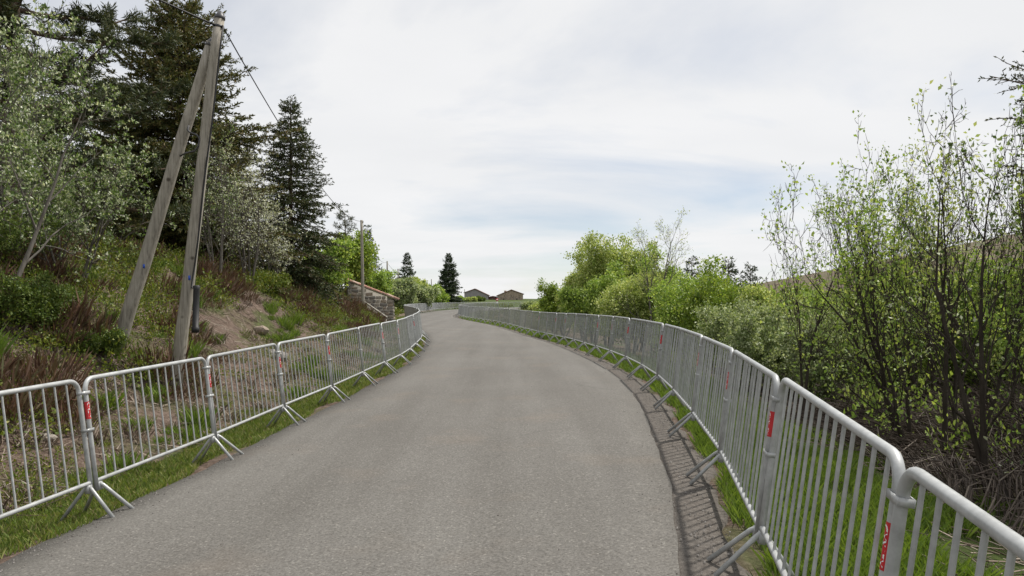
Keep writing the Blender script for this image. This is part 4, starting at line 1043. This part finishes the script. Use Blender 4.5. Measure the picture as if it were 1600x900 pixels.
def scatter(name, label, cat, temps, P, r, s0, s1, z0, z1, m, sink=0.03):
    Vs = []
    k = len(temps); idx = r.integers(0, k, len(P))
    for i, (V, Fc) in enumerate(temps):
        Q = P[idx == i].copy()
        if not len(Q): continue
        Q[:, 2] -= sink
        n = len(Q)
        Vs.append(tile(V, Fc, Q, r.uniform(s0, s1, n), r.uniform(0, 6.28, n), r.uniform(z0, z1, n)))
    V, Fc = join(Vs)
    return stuff(name, label, cat, V, Fc, m)

# bilberry: bright green cushions, thickest along the crest of the bank
P, d, r = on_bank(2600, 1.5, 8.0, 4, 60, 201, 1.35)
f = field(P, ph=0.4); keep = ((f > 0.05) & (d > 2.0) | (d > 4.2) & (f > -0.7)) & not_built(P) & ~hump(P)
scatter('bilberry_cover', 'bright green bilberry cushions covering the left bank', 'ground cover', [clump_leafy(1, 190, 0.045), clump_leafy(2, 190, 0.05), clump_leafy(3, 150, 0.04, 0.8)], P[keep], r, 0.6, 1.25, 0.7, 1.4, M['bilberry'])
P, d, r = on_bank(2000, 1.5, 7.0, 4, 56, 202, 1.35)
f = field(P, ph=2.6); keep = ((f > 0.5) & (d > 1.8)) & not_built(P) & ~hump(P)
scatter('heather_cover', 'brown heather tussocks covering the left bank', 'ground cover', [clump_twiggy(4, 230, 0.2), clump_twiggy(5, 230, 0.24)], P[keep], r, 0.6, 1.3, 0.8, 1.4, M['heather'])
P, d, r = on_bank(620, 0.8, 5.5, 3.5, 50, 203, 1.3)
keep = (field(P, ph=4.4) > 0.3) & not_built(P)
scatter('grass_tussocks', 'bright grass tussocks scattered over the left bank', 'grass', [clump_grass(6, 110, 0.24), clump_grass(7, 110, 0.3)], P[keep], r, 0.6, 1.3, 0.8, 1.2, M['grass_bright'])
P, d, r = on_bank(2000, 0.85, 3.2, 3.5, 34, 204, 1.3)
keep = (field(P, 1.3, 0.9, 3.1) > -0.2) & not_built(P)
scatter('bank_herbs', 'low leafy herbs growing through the litter of the left bank', 'ground cover', [clump_leafy(14, 60, 0.04, 0.4), clump_leafy(15, 45, 0.05, 0.35), clump_grass(16, 45, 0.16)], P[keep], r, 0.3, 0.8, 0.6, 1.2, M['bilberry'])
P, d, r = on_bank(280, 0.8, 4.0, 3.5, 40, 205, 1.3)
scatter('dead_grass', 'pale dead grass tufts on the left bank', 'grass', [clump_grass(17, 70, 0.2), clump_grass(18, 70, 0.26)], P[not_built(P)], r, 0.6, 1.3, 0.4, 0.9, M['litter'])
# verge grass strips
def verge(name, label, side, bands, m):
    Vs = []
    for (y0, y1, n, d0, d1, h, w) in bands:
        P, d, r = on_bank(n, d0, d1, y0, y1, int(y0 * 10) + (5 if side == 'left' else 9), 1.2, side)
        f = field(P, 2.2, 1.4, 0.7)
        if side == 'left': edge = 0.95 + 0.18 * f
        else: edge = np.where(P[:, 1] < 30, 1.9 + 0.5 * f, 2.5)
        keep = (d < edge) & ((d > 0.02 + 0.07 * f) if side == 'right' else (d > -0.02 + 0.07 * f))
        P = P[keep]; n_ = len(P)
        Vs.append(blades(P - np.array([0, 0, 0.01]), h * r.uniform(0.5, 1.25, n_), np.full(n_, w), 0.9, r))
    V, Fc = join(Vs); stuff(name, label, 'grass', V, Fc, m)
verge('verge_grass', 'short green verge grass under the left-hand barriers', 'left', [(3, 12, 42000, -0.1, 1.25, 0.075, 0.0040), (12, 28, 34000, -0.1, 1.25, 0.085, 0.007), (28, 70, 17000, -0.1, 1.25, 0.09, 0.016)], M['grass'])
verge('verge_grass', 'lush green verge grass behind the right-hand barriers', 'right', [(0.3, 9, 52000, 0, 2.6, 0.13, 0.0042), (9, 22, 34000, 0, 2.6, 0.13, 0.008), (22, 70, 18000, 0, 2.6, 0.12, 0.018)], M['grass_bright'])
# dead twigs and litter on the lower bank and under the right-hand trees
def sticks(n, d0, d1, y0, y1, seed, side, lmin, lmax, rise=0.12, rad=0.006):
    P, d, r = on_bank(n, d0, d1, y0, y1, seed, 1.4, side)
    a = r.uniform(0, 6.28, n); L = r.uniform(lmin, lmax, n) * r.uniform(0.4, 1, n)
    D = np.stack([np.cos(a) * L, np.sin(a) * L, np.zeros(n)], 1)
    Q = P + D; Q[:, 2] = ground(Q[:, 0], Q[:, 1]) + r.uniform(0.0, rise, n); P = P + np.array([0, 0, 0.01]); P[:, 2] += r.uniform(0, rise * 0.4, n)
    return P, Q, np.full(n, rad) * r.uniform(0.4, 1.4, n)
P, Q, R_ = sticks(6200, 0.75, 4.4, 3.5, 40, 211, 'left', 0.12, 0.5, 0.09)
V, Fc = segs_mesh(P, Q, R_, R_ * 0.6, 3); stuff('twig_litter', 'pale dead twigs and litter strewn over the lower left bank', 'twigs', V, Fc, M['litter'])
P, Q, R_ = sticks(5000, 1.5, 7.5, 3, 20, 212, 'right', 0.2, 0.9, 0.12)
V, Fc = segs_mesh(P, Q, R_, R_ * 0.6, 3); stuff('twig_litter', 'dead twigs and litter on the ground under the right-hand trees', 'twigs', V, Fc, M['litter'])
# tangled dead brush under the right-hand trees
def brush(n, y0, y1, seed):
    r = np.random.default_rng(seed)
    P, d, _ = on_bank(n, 2.0, 7.0, y0, y1, seed, 1.1, 'right')
    a = r.uniform(0, 6.28, n); h = r.uniform(0.15, 1.1, n); L = r.uniform(0.4, 1.5, n)
    mid = P + np.stack([np.cos(a) * L * 0.5, np.sin(a) * L * 0.5, h], 1)
    b = a + r.normal(0, 0.6, n)
    end = mid + np.stack([np.cos(b) * L * 0.5, np.sin(b) * L * 0.5, h * r.uniform(-0.7, 0.5, n)], 1)
    R0 = r.uniform(0.004, 0.012, n)
    return join([segs_mesh(P, mid, R0, R0 * 0.8, 3), segs_mesh(mid, end, R0 * 0.8, R0 * 0.35, 3)])
V, Fc = brush(6500, 4.5, 18, 221); stuff('dead_brush', 'tangled dead brushwood under the right-hand trees', 'brush', V, Fc, M['brush'])
P, d, r = on_bank(700, 2.6, 9.0, 4, 26, 222, 1.1, 'right')
scatter('undergrowth', 'low leafy undergrowth among the right-hand stems', 'ground cover', [clump_leafy(8, 130, 0.055, 1.0), clump_leafy(9, 130, 0.06, 1.2)], P[field(P, ph=1.0) > -0.2], r, 0.5, 1.2, 0.8, 1.8, M['fresh'])
P, d, r = on_bank(900, 1.5, 30, 55, 140, 223, 1.0, 'right')
scatter('field_cover', 'rough field grass beyond the far right-hand barriers', 'grass', [clump_grass(10, 40, 0.5), clump_leafy(11, 50, 0.16)], P, r, 0.8, 1.8, 0.6, 1.0, M['field'])
P, d, r = on_bank(700, 1.4, 12, 58, 150, 224, 1.0, 'left')
scatter('far_bank_cover', 'green and brown low cover on the far left bank', 'ground cover', [clump_leafy(12, 70, 0.16), clump_twiggy(13, 60, 0.4)], P, r, 0.9, 2.0, 0.7, 1.2, M['bilberry'])
def grit(n, seed):
    r = np.random.default_rng(seed)
    y = 2.5 + 20 * r.random(n) ** 1.6; sd = r.random(n) < 0.35
    x = np.where(sd, ROAD_L(y) + np.abs(r.normal(0, 0.16, n)), XR(y) - 0.05 - np.abs(r.normal(0, 0.25, n)))
    far_ = r.random(n) < 0.08
    x = np.where(far_, XL(y) + 0.3 + (XR(y) - XL(y) - 0.8) * r.random(n), x)
    c = np.stack([x, y, ground(x, y) + 0.017], 1); sz = (0.002 + 0.007 * r.random(n) ** 2.5)[:, None, None]
    T = np.array([(-1, -0.8, -0.3), (1, -0.9, -0.3), (0.9, 1, -0.3), (-0.9, 0.8, -0.3), (-0.5, -0.5, 0.7), (0.6, -0.4, 0.6), (0.5, 0.5, 0.75), (-0.4, 0.5, 0.6)])
    V = (T[None] * r.uniform(0.6, 1.2, (n, 8, 1)) * sz) + c[:, None, :]
    Fq = np.array([(4, 5, 6, 7), (0, 1, 5, 4), (1, 2, 6, 5), (2, 3, 7, 6), (3, 0, 4, 7)])
    return V.reshape(-1, 3), (np.arange(n)[:, None, None] * 8 + Fq[None]).reshape(-1, 4)
V, Fc = grit(5200, 231); stuff('road_grit', 'loose grit and small stones along the road edges', 'grit', V, Fc, M['grit'])
# broom bushes at the foot of the left wood
for i, (p, Y, H, lab) in enumerate([(20, 9.6, 0.7, 'yellow-flecked broom bush at the left edge of the picture'), (70, 10.6, 0.45, 'yellow-flecked broom bush left of the strut foot'), (135, 10.4, 0.28, 'low broom bush beside the foot of the strut'), (-10, 11.5, 1.0, 'tall broom bush under the overhanging whitebeam')]):
    broadleaf('broom_bush', lab, 'bush', px(p, Y), Y, H, 160 + i, stems=9, spread=0.8, rad=0.015, lm='gorse', bark='bark_brown', leaf=0.035, width=0.28, per=5, scat=0.05, kids=[6, 4, 3], nseg=[5, 4, 3, 2])
# rocks half buried in the bank
def rock(seed):
    r = np.random.default_rng(seed)
    import bmesh
    bm = bmesh.new(); bmesh.ops.create_icosphere(bm, subdivisions=2, radius=1.0)
    for v in bm.verts:
        n = v.co.normalized(); k = 1 + 0.22 * math.sin(n.x * 3.1 + seed) * math.cos(n.y * 2.7 + seed * 2) + r.normal() * 0.05
        v.co = Vector((n.x * k * 1.2, n.y * k * 0.9, n.z * k * 0.6))
    me = bpy.data.meshes.new('rock'); bm.to_mesh(me); bm.free(); me.materials.append(M['stone'][seed % 4]); return me
for i, (p, Y, s, lab) in enumerate([(75, 8.0, 0.075, 'small stone in the litter behind the first left-hand joint'), (432, 15.5, 0.22, 'pale rock on the bare hump of the left bank'), (408, 17, 0.18, 'grey rock at the top of the bare hump')]):
    X = px(p, Y); o = link('rock', rock(i + 1)); o.location = (X, Y, gz(X, Y) + s * 0.25); o.scale = (s, s, s); o.rotation_euler = (0.2, 0.1, i * 1.3)
    tag(o, lab, 'rock')
